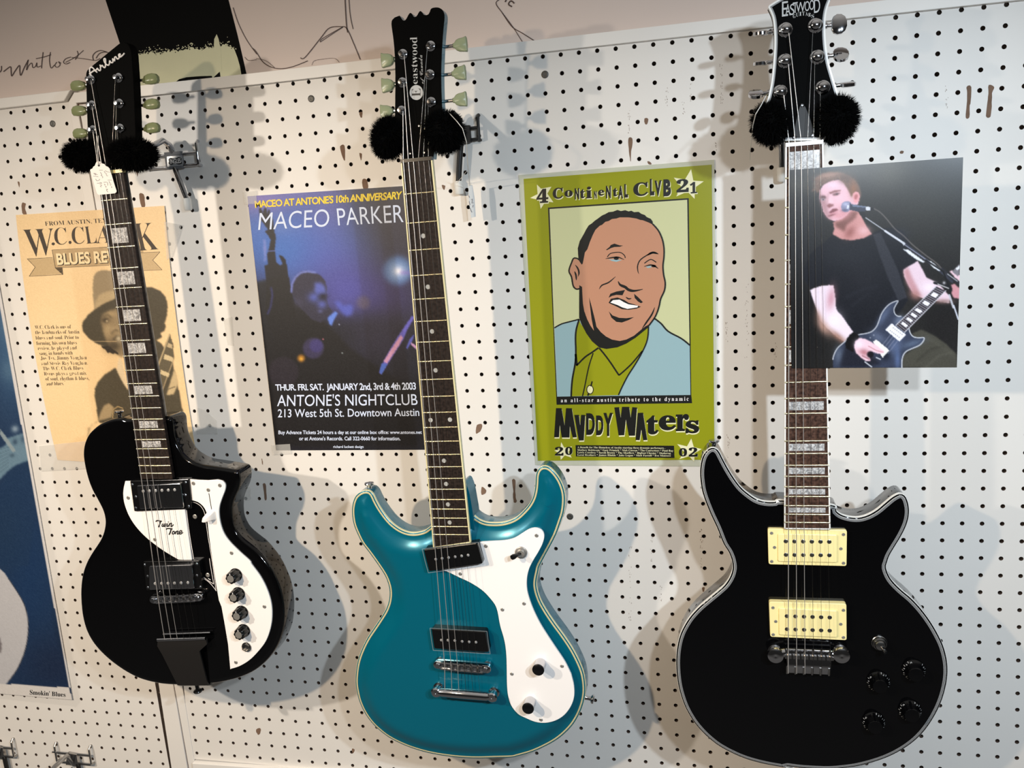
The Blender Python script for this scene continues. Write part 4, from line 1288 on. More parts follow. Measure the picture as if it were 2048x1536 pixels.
def tulip(g, par, px, py, w, sg, m='greenpl', s=1.0, ang=0.0, bean=False):
    """keystone tuner button centred at px, py; sg = side it points to"""
    c = g.p(px, py, w)
    q = [(-9, -2.8), (-9, 2.8), (-6.8, 3.2), (-4.5, 6.2), (-1, 7.7), (5, 8.4), (8.6, 9.6), (9.4, 8), (9.8, 0), (9.4, -8), (8.6, -9.0), (5, -8.4), (-1, -7.7), (-4.5, -6.2), (-6.8, -3.2)]
    if bean: q = [(-12, -2.6), (-12, 2.6), (-9.5, 3.4), (-8, 5.6), (-2, 7.2), (5, 7.0), (10, 5.4), (13, 1.5), (12.6, -4), (10, -7), (4, -7.4), (-3, -6.6), (-8, -5), (-9.5, -3.2)]
    ca, sa = math.cos(ang), math.sin(ang)
    P = [(c[0] + sg * s * (x * ca - y * sa), c[1] + s * (x * sa + y * ca)) for x, y in q]
    mb = MB()
    P = np.array(P)
    loft(mb, [z3(inset(P, 1.2), w - 3.6), z3(P, w - 2.2), z3(P, w + 2.2), z3(inset(P, 1.2), w + 3.6)])
    mb.build('tuner_button', m, par, 60)
    mb = MB(); mb.tube([(c[0] - sg * 8, c[1], w), (c[0] - sg * 21, c[1], w)], 2.2, 10)
    mb.build('tuner_shaft', 'chrome' if m == 'chrome' else 'nickel', par)


def pickup(g, ring, cover, wr, wc, ringm, coverm, poles, pr=2.4, ringr=2.0, polem='nickel', screws=(), springs=()):
    par = None
    if ring is not None:
        mb = MB(); slab(mb, rounded(g.uv(ring, wr), ringr), g.wf - 2, wr, .6)
        par = mb.build('pickup', ringm, g.root, 22)
    mb = MB(); slab(mb, rounded(g.uv(cover, wc), 2.6), g.wf - 2, wc, 1.0)
    c = mb.build('pickup_cover' if par else 'pickup', coverm, par or g.root, 22)
    par = par or c
    for x, y in poles:
        q = g.p(x, y, wc); mb = MB()
        mb.lathe((q[0], q[1], wc - .4), (0, 0, 1), [(pr, 0), (pr, .8), (pr * .7, 1.15), (.05, 1.2)], 14)
        mb.build('pole_piece', polem, par)
    for x, y in screws: g.screw(x, y, wr, 2.1, 'chrome' if coverm == 'chrome' else 'screwmetal', par)
    return par


# ------------------------------------------------------------------ 1: black single cutaway
g1 = Gt((-581.4, -153.4, -122.4), (-579.9, -151.1, -770.1), 647.7,
        'black single-cutaway electric guitar with white pickguards and angled headstock hanging over the tan flyer')
out1 = [(262, 837), (250, 835), (240, 835), (228, 837), (216, 841), (205, 846), (196, 852), (187, 860), (180, 868), (174, 880), (170.5, 893), (169.5, 907), (171, 922), (174.5, 940), (180, 960), (188, 980), (199, 1000), (208, 1018), (212, 1032), (213, 1045), (210, 1062), (204, 1077),
        (196, 1090), (186, 1105), (177, 1121), (170, 1139), (166, 1158), (164.3, 1180), (165, 1204), (168, 1230), (174.5, 1255), (184, 1275), (196, 1292), (211, 1308), (231, 1325), (256, 1342), (282, 1355), (310, 1363), (337, 1367), (367, 1368), (400, 1367), (433, 1364.5), (465, 1358), (490, 1350),
        (512, 1339), (532, 1323), (548, 1304), (559, 1284), (566.5, 1262), (569.5, 1237), (569, 1211), (564.5, 1184), (556, 1160), (545, 1137), (530, 1115), (512, 1095), (486, 1074), (474, 1059), (468, 1044), (466, 1026), (467, 1008), (472, 993), (479, 977), (482, 962), (481, 948), (476, 940), (462, 937),
        (444.5, 934), (425, 931), (403.5, 927.5), (386, 920), (371, 909), (362.5, 897), (354, 880), (350, 862), (348, 842), (342, 833), (330, 832)]
g1.body(out1, -8, -49, lambda d: rimround(6.0)(d), [.4, 1.0, 1.8, 2.8, 4, 5.2, 7, 10], 'gblack', 6.0)
v_end = -g1.p(349, 957.5, 0)[1]
g1.neck(v_end, 'gblack', 'rosewood', 20, 480)
for n in (3, 5, 7, 9, 12, 15, 17): g1.block('inlay', n, .60, .66)
g1.nut('cream')
# headstock
H1 = [(171.5, 142), (205, 114), (240, 85.5), (250, 84), (258, 90), (263, 103), (267, 160), (270, 230), (272, 290), (262, 322), (248, 341), (196, 344), (184, 322), (176, 290), (173, 210)]
mb = MB(); slab(mb, rounded(g1.uv(H1, -7), 6), -22, -7, .8)
head = mb.build('headstock', 'headblack', g1.root, 22)
mb = MB()
for st_ in ([(8, 0), (14, 45), (30, 78), (48, 80), (54, 60), (58, 20), (64, 0)], [(2, 30), (40, 35), (70, 28), (82, 36), (84, 8), (96, 2), (112, 36), (118, 30), (128, 34), (130, 8), (142, 2), (168, 50), (178, 78), (166, 80), (158, 50), (164, 8), (180, 2), (200, 34), (200, 8), (216, 2), (228, 34), (232, 2),
            (246, 32), (258, 32), (258, 6), (272, 2), (288, 18), (300, 32), (288, 36), (280, 18), (290, 4), (315, 8), (332, 16)]):
    q = spline(st_, n=4)
    P_ = cr(110, 60, 5.12, [(366 + .84 * 1.27 * a - .541 * b * .95, 478 - .541 * 1.27 * a - .84 * b * .95) for a, b in q])
    mb.tube([g1.p(a, b, -5.8) for a, b in P_], 1.05, 8)
mb.lathe(g1.p(*cr(110, 60, 5.12, [(462, 362)])[0], -5.8), (0, 0, 1), [(1.2, 0), (.1, .6)], 8)
mb.build('name_badge', 'whitepl', head, 0)
posts = []
for (x, y), (bx, by), sg in [((391, 532), (248, 572), -1), ((402, 793), (258, 828), -1), ((412, 1047), (270, 1060), -1), ((690, 1030), (990, 1005), 1), ((682, 775), (985, 762), 1), ((673, 512), (978, 505), 1)]:
    a = cr(110, 60, 5.12, [(x - 18, y - 22)])[0]; b = cr(110, 60, 5.12, [(bx, by)])[0]
    o, c = tuner_post(g1, *a, -7)
    tulip(g1, o, b[0], b[1], -24, sg, 'greendark', 1.0, .1, True)
    posts.append((c[0] + (2.5 if sg < 0 else -2.5), c[1], -2.5))
# pickguards
WPG = -5.6
PX = lambda pts: cr(220, 940, 5.12, pts)
PY = lambda pts: cr(260, 1090, 4.518, pts)
pgA = spline(PX([(155, 115), (140, 180), (134, 245), (142, 325), (165, 402), (195, 472), (240, 547), (300, 622), (370, 692), (450, 757), (540, 822), (620, 872), (700, 918)]), n=4)
pgA = [tuple(q) for q in pgA] + PX([(838, 926), (806, 700), (765, 400), (770, 118)])
mb = MB(); slab(mb, g1.uv(pgA, WPG), -8.5, WPG, .5); guard = mb.build('pickguard', 'whitepl', g1.root, 22); guard['label'] = 'white pickguard wing under the strings'
pgB = PX([(815, 96), (900, 104), (1000, 108), (1095, 100)]) + [tuple(q) for q in spline(PX([(1100, 100), (1150, 114), (1180, 152), (1175, 210), (1145, 290), (1120, 370), (1115, 450), (1130, 550), (1165, 650), (1225, 737), (1330, 842), (1430, 932)]) +
      PY([(1100, 180), (1180, 290), (1240, 410), (1275, 530), (1282, 650), (1266, 760), (1226, 870), (1160, 960), (1080, 1040), (990, 1095), (905, 1122)]), n=4)] + PY([(885, 900), (855, 720), (826, 560), (802, 500)]) + \
      [tuple(q) for q in spline(PX([(1112, 1325), (1090, 1200), (1050, 940), (1010, 650), (995, 500), (985, 430), (950, 370), (900, 330), (838, 310)]), n=3)] + PX([(830, 240)])
mb = MB(); slab(mb, g1.uv(pgB, WPG), -8.5, WPG, .5); guard2 = mb.build('pickguard', 'whitepl', g1.root, 22); guard2['label'] = 'long white pickguard carrying the knobs'
pl6 = lambda a, b: g1.p(a, b, -7.6)
mb = MB()
for pts, w in [(PX([(783, 412), (812, 640), (858, 920)]), .9), (PX([(770, 412), (800, 640), (845, 920)]), .5), (PX([(838, 326), (885, 340), (930, 372), (962, 425), (978, 500), (1005, 690), (1050, 960), (1085, 1235)]), .8),
               (PX([(1018, 905), (1032, 1000), (1062, 1168)]), .9), (PX([(960, 1098), (1010, 1135), (1062, 1168)]), .9), (PX([(962, 1112), (1015, 1150), (1060, 1200), (1088, 1240)]), .9), (PX([(1005, 1110), (1030, 1125)]), 1.2)]:
    stroke(mb, spline(pts, n=5), w, pl6)
d_ = mb.build('pinstripe', 'whitepl', g1.root, 0); d_['label'] = 'thin white pinstripes around the black band'
for x, y in [(187, 285), (460, 712), (855, 137), (1125, 158), (1007, 205), (1050, 470), (1245, 850)]: g1.screw(*PX([(x, y)])[0], WPG, 3.0)
for x, y in [(870, 477), (1001, 1076)]: g1.screw(*PX([(x, y)])[0], -8, 3.6)
for x, y in [(1215, 557), (957, 1060)]: g1.screw(*PY([(x, y)])[0], WPG, 3.0)
mb = MB(); tw_ = lambda a, b: g1.p(a, b, WPG + .25)
for st_, w_ in [([(468, 530), (480, 519), (500, 520), (532, 526)], 1.9), ([(517, 524), (510, 552), (496, 587)], 2.0), ([(538, 548), (532, 574), (545, 577), (556, 550), (552, 575), (563, 576), (574, 546)], 1.6), ([(590, 546), (582, 574), (592, 578), (600, 566)], 1.7), ([(594, 530), (597, 532), (599, 530)], 1.8),
                ([(610, 546), (602, 580)], 1.7), ([(606, 562), (622, 545), (630, 549), (624, 576), (634, 577), (650, 558)], 1.6),
                ([(574, 610), (586, 600), (606, 600), (640, 603)], 1.9), ([(626, 602), (618, 634), (604, 664)], 2.0), ([(652, 626), (640, 636), (638, 652), (650, 656), (660, 644), (656, 628), (648, 628)], 1.6), ([(676, 626), (668, 658)], 1.7), ([(672, 640), (688, 625), (695, 630), (688, 654), (698, 655), (708, 646)], 1.6),
                ([(708, 646), (728, 638), (734, 624), (722, 620), (710, 634), (710, 652), (724, 656), (748, 638)], 1.6)]:
    stroke(mb, spline(PX(st_), n=5), w_ * 1.3, tw_)
mb.build('lettering', 'blackink', guard, 0)
# slider switch
mb = MB(); stroke(mb, PX([(1012, 238), (1026, 320), (1040, 404)]), 1.3, lambda a, b: g1.p(a, b, WPG + .2)); mb.build('switch_slot', 'blackpl', g1.root, 0)
a = PX([(1040, 455)])[0]; c = g1.p(*a, WPG)
mb = MB(); loft(mb, [z3(rounded(np.array([(-6, -9), (7, -9), (7, 7), (-6, 7)]) + c[:2], 3), WPG), z3(rounded(np.array([(-5, -8), (6, -8), (6, 6), (-5, 6)]) + c[:2], 3), WPG + 3), z3(rounded(np.array([(-7, -7), (0, -7), (2, 0), (-4, 1)]) + c[:2] - [3, 1], 2), WPG + 13)])
mb.build('switch_tip', 'whitepl', g1.root, 60)
# knobs and jack
for x, y in [(958, 268), (983, 437), (1012, 604), (1030, 770)]:
    c = g1.p(*PY([(x, y)])[0], WPG)
    mb = MB()
    mb.lathe(c, (0, 0, 1), [(10.6, 0), (10.6, 1.4), (9.6, 1.8)], 48, 0)
    mb.lathe(c, (0, 0, 1), [(9.6, 1.6), (8.4, 15), (7.4, 16)], 48, 0, 8, .07)
    k = mb.build('control_knob', 'blackpl', g1.root, 40)
    mb = MB(); mb.lathe(c, (0, 0, 1), [(5.8, 15.8), (5.6, 16.4), (.1, 16.5)], 20); mb.build('knob_cap', 'screwmetal', k)
    mb = MB(); mb.box((c[0] - .5, c[1] + 5.8, 16.0 + WPG), (c[0] + .5, c[1] + 8.3, 16.3 + WPG)); mb.build('knob_pointer', 'whitepl', k, 0)
c = g1.p(*PY([(1055, 920)])[0], WPG)
mb = MB(); mb.lathe(c, (0, 0, 1), [(8, 0), (8, 1.2), (6.4, 1.6)], 18); mb.lathe(c, (0, 0, 1), [(6.6, 1.4), (6.6, 4), (5, 4.4), (4.8, 1), (.1, 1)], 6); mb.build('output_jack', 'nickel', g1.root)
# pickups
pickup(g1, PX([(205, 112), (806, 96), (838, 398), (248, 424)]), PX([(270, 160), (720, 136), (756, 388), (304, 402)]), -2.5, 2.0, 'blackpl', 'chrome', PX([(340, 217), (403, 214), (468, 211), (532, 209), (597, 206), (662, 203)]), 2.3,
       screws=PX([(228, 150), (772, 128), (265, 275), (770, 255), (265, 390), (805, 372)]), polem='plate')
pickup(g1, PX([(340, 936), (912, 932), (946, 1216), (372, 1232)]), PX([(395, 985), (835, 972), (862, 1214), (402, 1228)]), 0.0, 5.0, 'blackpl', 'chrome', PX([(462, 1163), (528, 1161), (594, 1160), (660, 1158), (728, 1156), (797, 1154)]), 2.3,
       screws=PX([(355, 972), (890, 962), (385, 1088), (890, 1080), (388, 1203), (925, 1198)]), polem='plate')
br1, bp1 = tune_o_matic(g1, PX([(425, 1340)])[0], PX([(895, 1315)])[0], 7.5, -8)
# trapeze tailpiece
top = g1.uv(PY([(250, 862), (684, 848)]), 3.0); bot = g1.uv(PY([(430, 1268), (704, 1270)]), -5)
mb = MB()
a, b = top; c, d = bot[1], bot[0]
loft(mb, [[(a[0], a[1], 3), (b[0], b[1], 3), (b[0], b[1], -1), (a[0], a[1], -1)], [(d[0] - 9 + (a[0] - d[0]) * .62, a[1] - 10, 3.2), (b[0] + 1, b[1] - 9, 3.2), (b[0] + 1, b[1] - 9, 0), (a[0] + 4, a[1] - 10, 0)],
          [(d[0] - 6 + (a[0] - d[0]) * .45, a[1] - 24, 2.6), (c[0] - 1, b[1] - 22, 2.6), (c[0] - 1, b[1] - 22, 0), (d[0] - 6 + (a[0] - d[0]) * .45, a[1] - 24, 0)],
          [(d[0], d[1], -5), (c[0], c[1], -5), (c[0], c[1], -8), (d[0], d[1], -8)], [(d[0] + 1, d[1] - 5, -12), (c[0] - 1, c[1] - 4, -12), (c[0] - 1, c[1] - 1, -12), (d[0] + 1, d[1] - 1, -12)], [(d[0] + 2, d[1] - 5, -30), (c[0] - 2, c[1] - 4, -30), (c[0] - 2, c[1] - 2, -30), (d[0] + 2, d[1] - 2, -30)]])
tail = mb.build('tailpiece', 'matblack', g1.root, 40)
mb = MB(); e_ = b - a
mb.tube([(a[0], a[1] + 1, 3), (b[0], b[1] + 1, 3)], 2.6, 12); mb.tube([(a[0] + 9, a[1] + 9, -1), (b[0] + 7, b[1] + 9, -1)], 1.6, 10)
mb.build('string_bar', 'chrome', tail)
tails = [(a[0] + e_[0] * (.17 + .133 * i), a[1] + e_[1] * (.17 + .133 * i) + 2, 5.2) for i in range(6)]
g1.strings([posts[i] for i in (0, 1, 2, 3, 4, 5)] if False else [posts[2], posts[1], posts[0], posts[5], posts[4], posts[3]], tails, 1.7, 8, bpts=bp1)
strap_button(g1, *cr(150, 780, 7.68, [(690, 425)])[0], -26, (0.05, 1, 0))
strap_button(g1, 394, 1371, -28, (0, -1, 0), 'blackpl')

# ------------------------------------------------------------------ 2: teal baritone
g2 = Gt((-121.9, -159.2, -142.8), (-116.8, -155.2, -853.8), 711.0,
        'teal double-cutaway electric guitar with cream binding and one white pickguard, middle of the three')
K2 = lambda pts: cr(690, 910, 3.072, pts)
K9 = lambda pts: cr(900, 910, 5.908, pts)
B2 = lambda pts: cr(512, 1024, 3, pts)
B3 = lambda pts: cr(1024, 1024, 3, pts)
out2 = K2([(522, 442), (490, 464), (440, 477), (390, 475), (340, 456), (290, 420), (250, 375), (215, 325), (190, 280), (172, 242), (150, 221), (120, 218), (90, 230), (65, 253), (50, 288), (43, 330), (45, 380), (55, 430), (75, 480), (105, 540), (150, 600), (200, 670), (245, 740), (268, 800), (274, 850), (268, 900), (250, 950),
            (220, 1000), (180, 1060), (140, 1120), (105, 1190), (80, 1260), (68, 1330), (65, 1400)]) + B2([(608, 1090), (622, 1140), (650, 1200), (690, 1258), (740, 1308), (800, 1353), (880, 1394), (960, 1424), (1050, 1448), (1150, 1465), (1250, 1475), (1340, 1478), (1440, 1475)]) + \
       B3([(0, 1472), (40, 1463), (120, 1440), (200, 1405), (270, 1365), (325, 1320), (370, 1270), (405, 1210), (428, 1150), (440, 1090), (440, 1030), (428, 960), (400, 890), (360, 815), (310, 740), (255, 665), (205, 590), (172, 530), (152, 470), (147, 420), (160, 350)]) + \
       K9([(1060, 1310), (1130, 1180), (1200, 1050), (1260, 930), (1310, 790), (1345, 680), (1360, 570), (1360, 480), (1345, 400), (1310, 310), (1260, 230), (1200, 165), (1150, 135), (1100, 131), (1060, 149), (1030, 189), (1014, 250), (1010, 330), (1000, 420), (975, 510), (930, 590), (870, 660), (800, 725), (720, 770), (620, 797), (520, 803),
           (420, 794), (340, 760), (280, 710), (238, 645), (217, 585), (206, 535)])
hc = lambda d: rimround(2.0)(d) * .6 - 9.0 * (1 - smoothstep((d - 5) / 25.0)) * np.where(d > 0, 1, 1)
g2.body(out2, -9, -50, hc, [.4, 1.2, 2.4, 4, 5.2, 8, 12, 17, 23, 30], 'gteal', 10.2)
g2.binding([(0.01, 2.6, 0), (2.6, 3.1, 1), (3.1, 3.9, 2), (3.9, 4.4, 1)], 4.0, ['creambind', 'tanply', 'creambind'])
ve = -(g2.p(865.3, 1096, 0)[1] + g2.p(939.7, 1085, 0)[1]) / 2
sk = (g2.p(939.7, 1085, 0)[1] - g2.p(865.3, 1096, 0)[1]) / 2
g2.neck(ve, 'gteal', 'rosewood', 22, 545, 'creambind', None, sk, 1.6)
for n in (3, 5, 7, 9, 15, 17, 19, 21): g2.dot(n)
g2.dot(12, -14); g2.dot(12, 14)
g2.nut('blackpl')
# heel
mb = MB(); hq = rounded(np.array([(-24, -480), (23, -436), (28, -452), (31, -485), (33, -560), (-27, -560)]), 8, 6)
loft(mb, [z3(hq, -46), z3(hq, -14)]); mb.build('neck_heel', 'gteal', g2.root, 40)
KH = lambda pts: cr(730, 0, 5.486, pts)
H2 = [tuple(q) for q in spline(KH([(328, 1330), (331, 1100), (333, 900), (330, 700), (322, 540), (310, 420), (296, 320), (290, 262), (297, 222), (325, 192)]), n=4)] + KH([(378, 171)]) + [tuple(q) for q in spline(KH([(385, 182), (408, 214), (432, 226), (455, 203), (478, 160), (498, 141), (516, 156), (532, 181), (552, 186), (572, 168), (590, 136), (606, 121), (622, 131),
      (642, 158), (668, 166), (695, 156), (710, 130), (722, 100), (748, 85), (800, 82), (842, 102), (866, 145), (870, 200), (864, 262), (852, 400), (840, 600), (834, 800), (837, 1000), (846, 1220), (848, 1330)]), n=4)] + [(872, 275), (866, 318), (805, 322), (800, 285)]
mb = MB(); hu = g2.uv(H2, -7)
mb.prism(z3(hu, -22), z3(hu, -8.2)); hd2 = mb.build('headstock', 'gteal', g2.root, 40)
mb = MB(); mb.prism(z3(hu, -7), z3(hu, -8.4)); mb.build('headstock_face', 'headblack', hd2, 30)['label'] = 'black headstock face'
pw = lambda a, b: g2.p(a, b, -6.7)
mb = MB()
put_text(mb, serif('eastwood'), KH([(512, 922), (494, 408), (572, 406), (577, 922)]), pw, 0, -.011)
put_text(mb, script('of Canada'), KH([(612, 918), (582, 605), (648, 602), (655, 918)]), pw, 0, -.008)
cc = KH([(563, 1015)])[0]
mb.poly([pw(cc[0] + 13.4 * math.cos(a), cc[1] + 15 * math.sin(a)) for a in np.linspace(0, 6.18, 30)])
put_text(mb, serif('E'), KH([(513, 1062), (513, 972), (608, 968), (608, 1058)]), lambda a, b: g2.p(a, b, -6.5), 1, -.012)
M['silverink'] = mat('silver_ink', (188, 188, 186), .5)
mb.build('maker_logo', ['silverink', 'blackink'], hd2, 0)
posts = []
for (x, y), (bx, by), sg in [((424, 605), (258, 660), -1), ((420, 915), (262, 935), -1), ((412, 1225), (248, 1225), -1), ((735, 1130), (1040, 1095), 1), ((720, 828), (1028, 805), 1), ((728, 515), (1042, 495), 1)]:
    a = KH([(x - 6, y - 8)])[0]; b = KH([(bx, by)])[0]
    o, c = tuner_post(g2, *a, -7)
    tulip(g2, o, b[0], b[1], -20, sg)
    posts.append((c[0] + (3 if sg < 0 else -3), c[1] - 1, -2))
# truss cover
mb = MB(); tq = g2.uv([(823, 306), (831, 256), (841, 246), (849, 256), (856, 304)], -5.6); slab(mb, rounded(tq, 3), -7.2, -5.6, .4); tc = mb.build('truss_cover', 'headblack', g2.root, 22)
for q in [(837.5, 252), (820, 307), (848, 305)]: g2.screw(*q, -5.8, 1.7, 'nickel', tc)
# pickguard
pg = [tuple(q) for q in spline(K2([(820, 536), (900, 531), (980, 526), (1040, 511), (1090, 481), (1130, 457), (1170, 449), (1207, 462), (1223, 495), (1215, 540), (1190, 592), (1155, 650), (1130, 702), (1117, 760), (1117, 820), (1130, 880), (1160, 960), (1200, 1040), (1250, 1120), (1300, 1195), (1350, 1270), (1385, 1340)]) +
      B3([(357, 985), (371, 1045), (372, 1110), (352, 1168), (312, 1220), (260, 1252), (200, 1266), (140, 1260), (80, 1236)]) + cr(840, 1230, 5.12, [(1000, 1012), (930, 922), (900, 820), (890, 710), (888, 600), (885, 450), (875, 330), (855, 230), (820, 110)]) + K2([(930, 940), (890, 880), (840, 830), (770, 785), (700, 752), (640, 723), (592, 706)]), n=4)] + K2([(600, 680), (800, 560)])
W2 = -6.6
mb = MB(); slab(mb, g2.uv(pg, W2), -10, W2, .5); gd = mb.build('pickguard', 'whitepl', g2.root, 22); gd['label'] = 'white pickguard'
for x, y in [(1177, 495), (865, 560), (708, 730), (967, 950), (1100, 913), (1025, 1345), (1333, 1297)]: g2.screw(*K2([(x, y)])[0], W2, 2.7)
g2.screw(*cr(840, 1230, 5.12, [(1238, 1072)])[0], W2, 2.7)
for x, y in [(1198, 1280)]:
    pass
for x, y in [(1235, 494), (1132, 884)]:
    c = g2.p(*cr(840, 1230, 5.12, [(x, y)])[0], W2)
    mb = MB(); mb.lathe(c, (0, 0, 1), [(8.4, 0), (8.6, 1), (8.2, 16), (8.6, 17.2), (8.6, 18.4)], 30)
    kn = mb.build('control_knob', 'chrome', g2.root)
    mb = MB(); mb.lathe(c, (0, 0, 1), [(8.7, 17.8), (8.5, 19), (6.5, 20.2), (3, 20.8), (.1, 21)], 30); mb.build('knob_cap', 'blackpl', kn)
c = g2.p(*K2([(1083, 598)])[0], W2)
mb = MB(); mb.lathe(c, (0, 0, 1), [(8.6, 0), (8.6, 1.6), (7.6, 2.2), (6, 2.4), (6, 5), (4.6, 5.6), (4, 5)], 26); ts = mb.build('toggle_switch', 'screwmetal', g2.root)
tp = g2.p(*K2([(1026, 630)])[0], W2 + 18)
mb = MB(); c2 = c + np.array([0, 0, 3.]); mb.tube([c2, c2 * .6 + tp * .4, c2 * .15 + tp * .85, tp], [2.0, 2.6, 4.0, 3.4], 14); mb.build('switch_lever', 'blackpl', ts)
# pickups with their clear protective film
for face, poles, film in [(K2([(482, 582), (812, 541), (846, 668), (516, 716)]), K2([(558, 640), (597, 635), (637, 630), (677, 625), (717, 620), (757, 615)]), K2([(474, 578), (818, 536), (862, 676), (512, 724)])),
                          (K2([(530, 1068), (862, 1088), (884, 1212), (548, 1190)]), K2([(592, 1137), (633, 1138), (675, 1140), (720, 1145), (763, 1148), (805, 1150)]), K2([(522, 1064), (872, 1084), (892, 1222), (542, 1200)]))]:
    pk = pickup(g2, None, face, 3, 5.5, None, 'blackpl', poles, 2.0, polem='plate')
    mb = MB(); fu = g2.uv(film, 6.9)
    nq = 10; V = []
    for j in range(nq + 1):
        for i in range(nq + 1):
            s_, t_ = i / nq, j / nq
            q = (fu[0] * (1 - s_) + fu[1] * s_) * (1 - t_) + (fu[3] * (1 - s_) + fu[2] * s_) * t_
            e_ = max(abs(s_ - .5), abs(t_ - .5)) * 2
            V.append((q[0], q[1], 6.4 - 2.2 * e_ ** 8 + random.uniform(-.25, .25)))
    mb.add(V, [(j * (nq + 1) + i, j * (nq + 1) + i + 1, (j + 1) * (nq + 1) + i + 1, (j + 1) * (nq + 1) + i) for j in range(nq) for i in range(nq)])
    pf = mb.build('protective_film', 'film', pk, 60); pf['label'] = 'clear protective film on the pickup'
    mb = MB()
    for a_, b_ in ((0, 1), (1, 2), (2, 3), (3, 0)):
        fx, fy = film[a_], film[b_]; cxy = np.mean(film, 0)
        stroke(mb, [fx, ((fx[0] + fy[0]) / 2 + random.uniform(-.6, .6), (fx[1] + fy[1]) / 2), fy], 1.3, lambda a, b: g2.p(a, b, 5.0))
    mb.build('film_edge', 'filmedge', pf, 0)
br2, bp2 = tune_o_matic(g2, K2([(562, 1298)])[0], K2([(868, 1325)])[0], 8.5, -9)
# stop tailpiece
A = g2.p(*K2([(562, 1455)])[0], 5); Bq = g2.p(*K2([(905, 1485)])[0], 5)
mb = MB(); mb.tube([A + (0, 0, -1.), A * .9 + Bq * .1, A * .5 + Bq * .5, A * .1 + Bq * .9, Bq + (0, 0, -1.)], [4.5, 6.6, 7.0, 6.6, 4.5], 16)
st = mb.build('tailpiece', 'chrome', g2.root)
for q in (A, Bq):
    mb = MB(); mb.lathe((q[0], q[1], -10), (0, 0, 1), [(8, 0), (8, 4), (6, 5), (6, 14), (7.6, 15), (7.6, 18), (6, 19.6), (1, 19.8), (.1, 19)], 22); mb.build('tailpiece_stud', 'chrome', st)
tails = []
for i in range(6):
    t = .17 + .127 * i; q = A * (1 - t) + Bq * t; tails.append((q[0], q[1] + 6, 8.5))
mb = MB()
for q in tails: mb.lathe((q[0], q[1] - 1.5, 7.0), (0, .9, .5), [(1.7, 0), (1.7, 1.2), (.1, 1.2)], 10)
mb.build('string_hole', 'blackpl', st)
g2.strings([posts[2], posts[1], posts[0], posts[5], posts[4], posts[3]], tails, 1.5, 9, bpts=bp2)
strap_button(g2, *K2([(153, 216)])[0], -30, (0, 1, 0))
strap_button(g2, 1172, 1395, -30, (1, -.2, 0))

# ------------------------------------------------------------------ 3: black double cutaway
g3 = Gt((357.6, -151.8, -162.2), (359.4, -162.7, -809.8), 647.7,
        'black double-cutaway electric guitar with white binding and two cream pickups')
E1 = lambda pts: cr(1390, 850, 3.413, pts)
E2 = lambda pts: cr(1340, 1086, 3.413, pts)
E3 = lambda pts: cr(1536, 1024, 3, pts)
out3 = E1([(594, 513), (545, 523), (480, 522), (420, 505), (360, 465), (310, 420), (265, 360), (225, 295), (190, 230), (165, 182), (142, 159), (110, 155), (80, 173), (55, 208), (40, 258), (34, 320), (38, 385), (50, 455), (75, 530), (110, 615), (150, 700)]) + \
       E2([(363, 0), (400, 60), (421, 115), (427, 170), (412, 225), (378, 280), (330, 325), (270, 375), (200, 435), (140, 500), (95, 570), (65, 640), (48, 720), (42, 800), (45, 880), (55, 960), (75, 1040), (105, 1120), (150, 1200), (200, 1265), (260, 1325), (330, 1380), (420, 1430), (520, 1472), (640, 1505), (760, 1527), (850, 1540)]) + \
       E3([(100, 1522), (200, 1534), (300, 1540), (380, 1541), (470, 1533), (560, 1518), (680, 1483), (780, 1438), (870, 1378), (940, 1308), (1000, 1218), (1042, 1128), (1067, 1040), (1077, 960), (1072, 885), (1052, 805), (1020, 735), (975, 658), (920, 583), (860, 518), (790, 458), (735, 398), (708, 335)]) + \
       E1([(1311, 935), (1328, 888), (1362, 830), (1400, 768), (1435, 700), (1455, 640), (1461, 580), (1451, 520), (1430, 480), (1396, 468), (1350, 489), (1300, 529), (1240, 579), (1180, 613), (1120, 630), (1060, 628), (1000, 611), (962, 583), (936, 545)])
g3.body(out3, -9, -50, lambda d: rimround(1.6)(d), [.3, .8, 1.6, 3, 5.2, 8], 'gblack', 1.6)
g3.binding([(.01, 2.4, 0), (2.4, 2.9, 2), (2.9, 3.9, 1), (3.9, 4.3, 2), (4.3, 5.2, 1)], 5.0, ['whitebind', 'greyply', 'matblack'])
g3.neck(-g3.p(1615, 1058.5, 0)[1], 'gblack', 'rosewood2', 22, 500, 'whitebind')
for n in (1, 3, 5, 7, 9, 12, 15, 17, 19, 21): g3.block('inlay', n, .80, .56 if n > 9 else .66)
g3.nut('whitepl', 2.2)
mb = MB(); hq = rounded(np.array([(-28, -470), (30, -470), (31, -560), (-28, -560)]), 12, 6)
loft(mb, [z3(hq, -46), z3(hq, -14)]); mb.build('neck_heel', 'gblack', g3.root, 40)
KZ = lambda pts: cr(1480, 0, 5.12, pts)
H3 = [tuple(q) for q in spline(KZ([(455, 1440), (400, 1400), (300, 1290), (255, 1180), (262, 1080), (288, 1000), (315, 880), (332, 760), (346, 600), (354, 450), (352, 320), (340, 200), (318, 130), (291, 75)]), n=4)] + [tuple(q) for q in spline(KZ([(300, 55), (380, 5), (470, -40), (620, -62), (780, -50), (900, -35), (945, -25)]), n=4)] + \
     [tuple(q) for q in spline(KZ([(925, 0), (890, 100), (874, 220), (876, 400), (900, 600), (945, 770), (1000, 950), (1040, 1090), (1035, 1190), (985, 1300), (900, 1390), (860, 1435)]), n=4)]
hu = g3.uv(H3, -7)
mb = MB(); mb.prism(z3(hu, -7), z3(hu, -22)); hd3 = mb.build('headstock', 'headblack', g3.root, 40)
mb = MB(); n_ = len(hu); o1 = inset(hu, -.2)
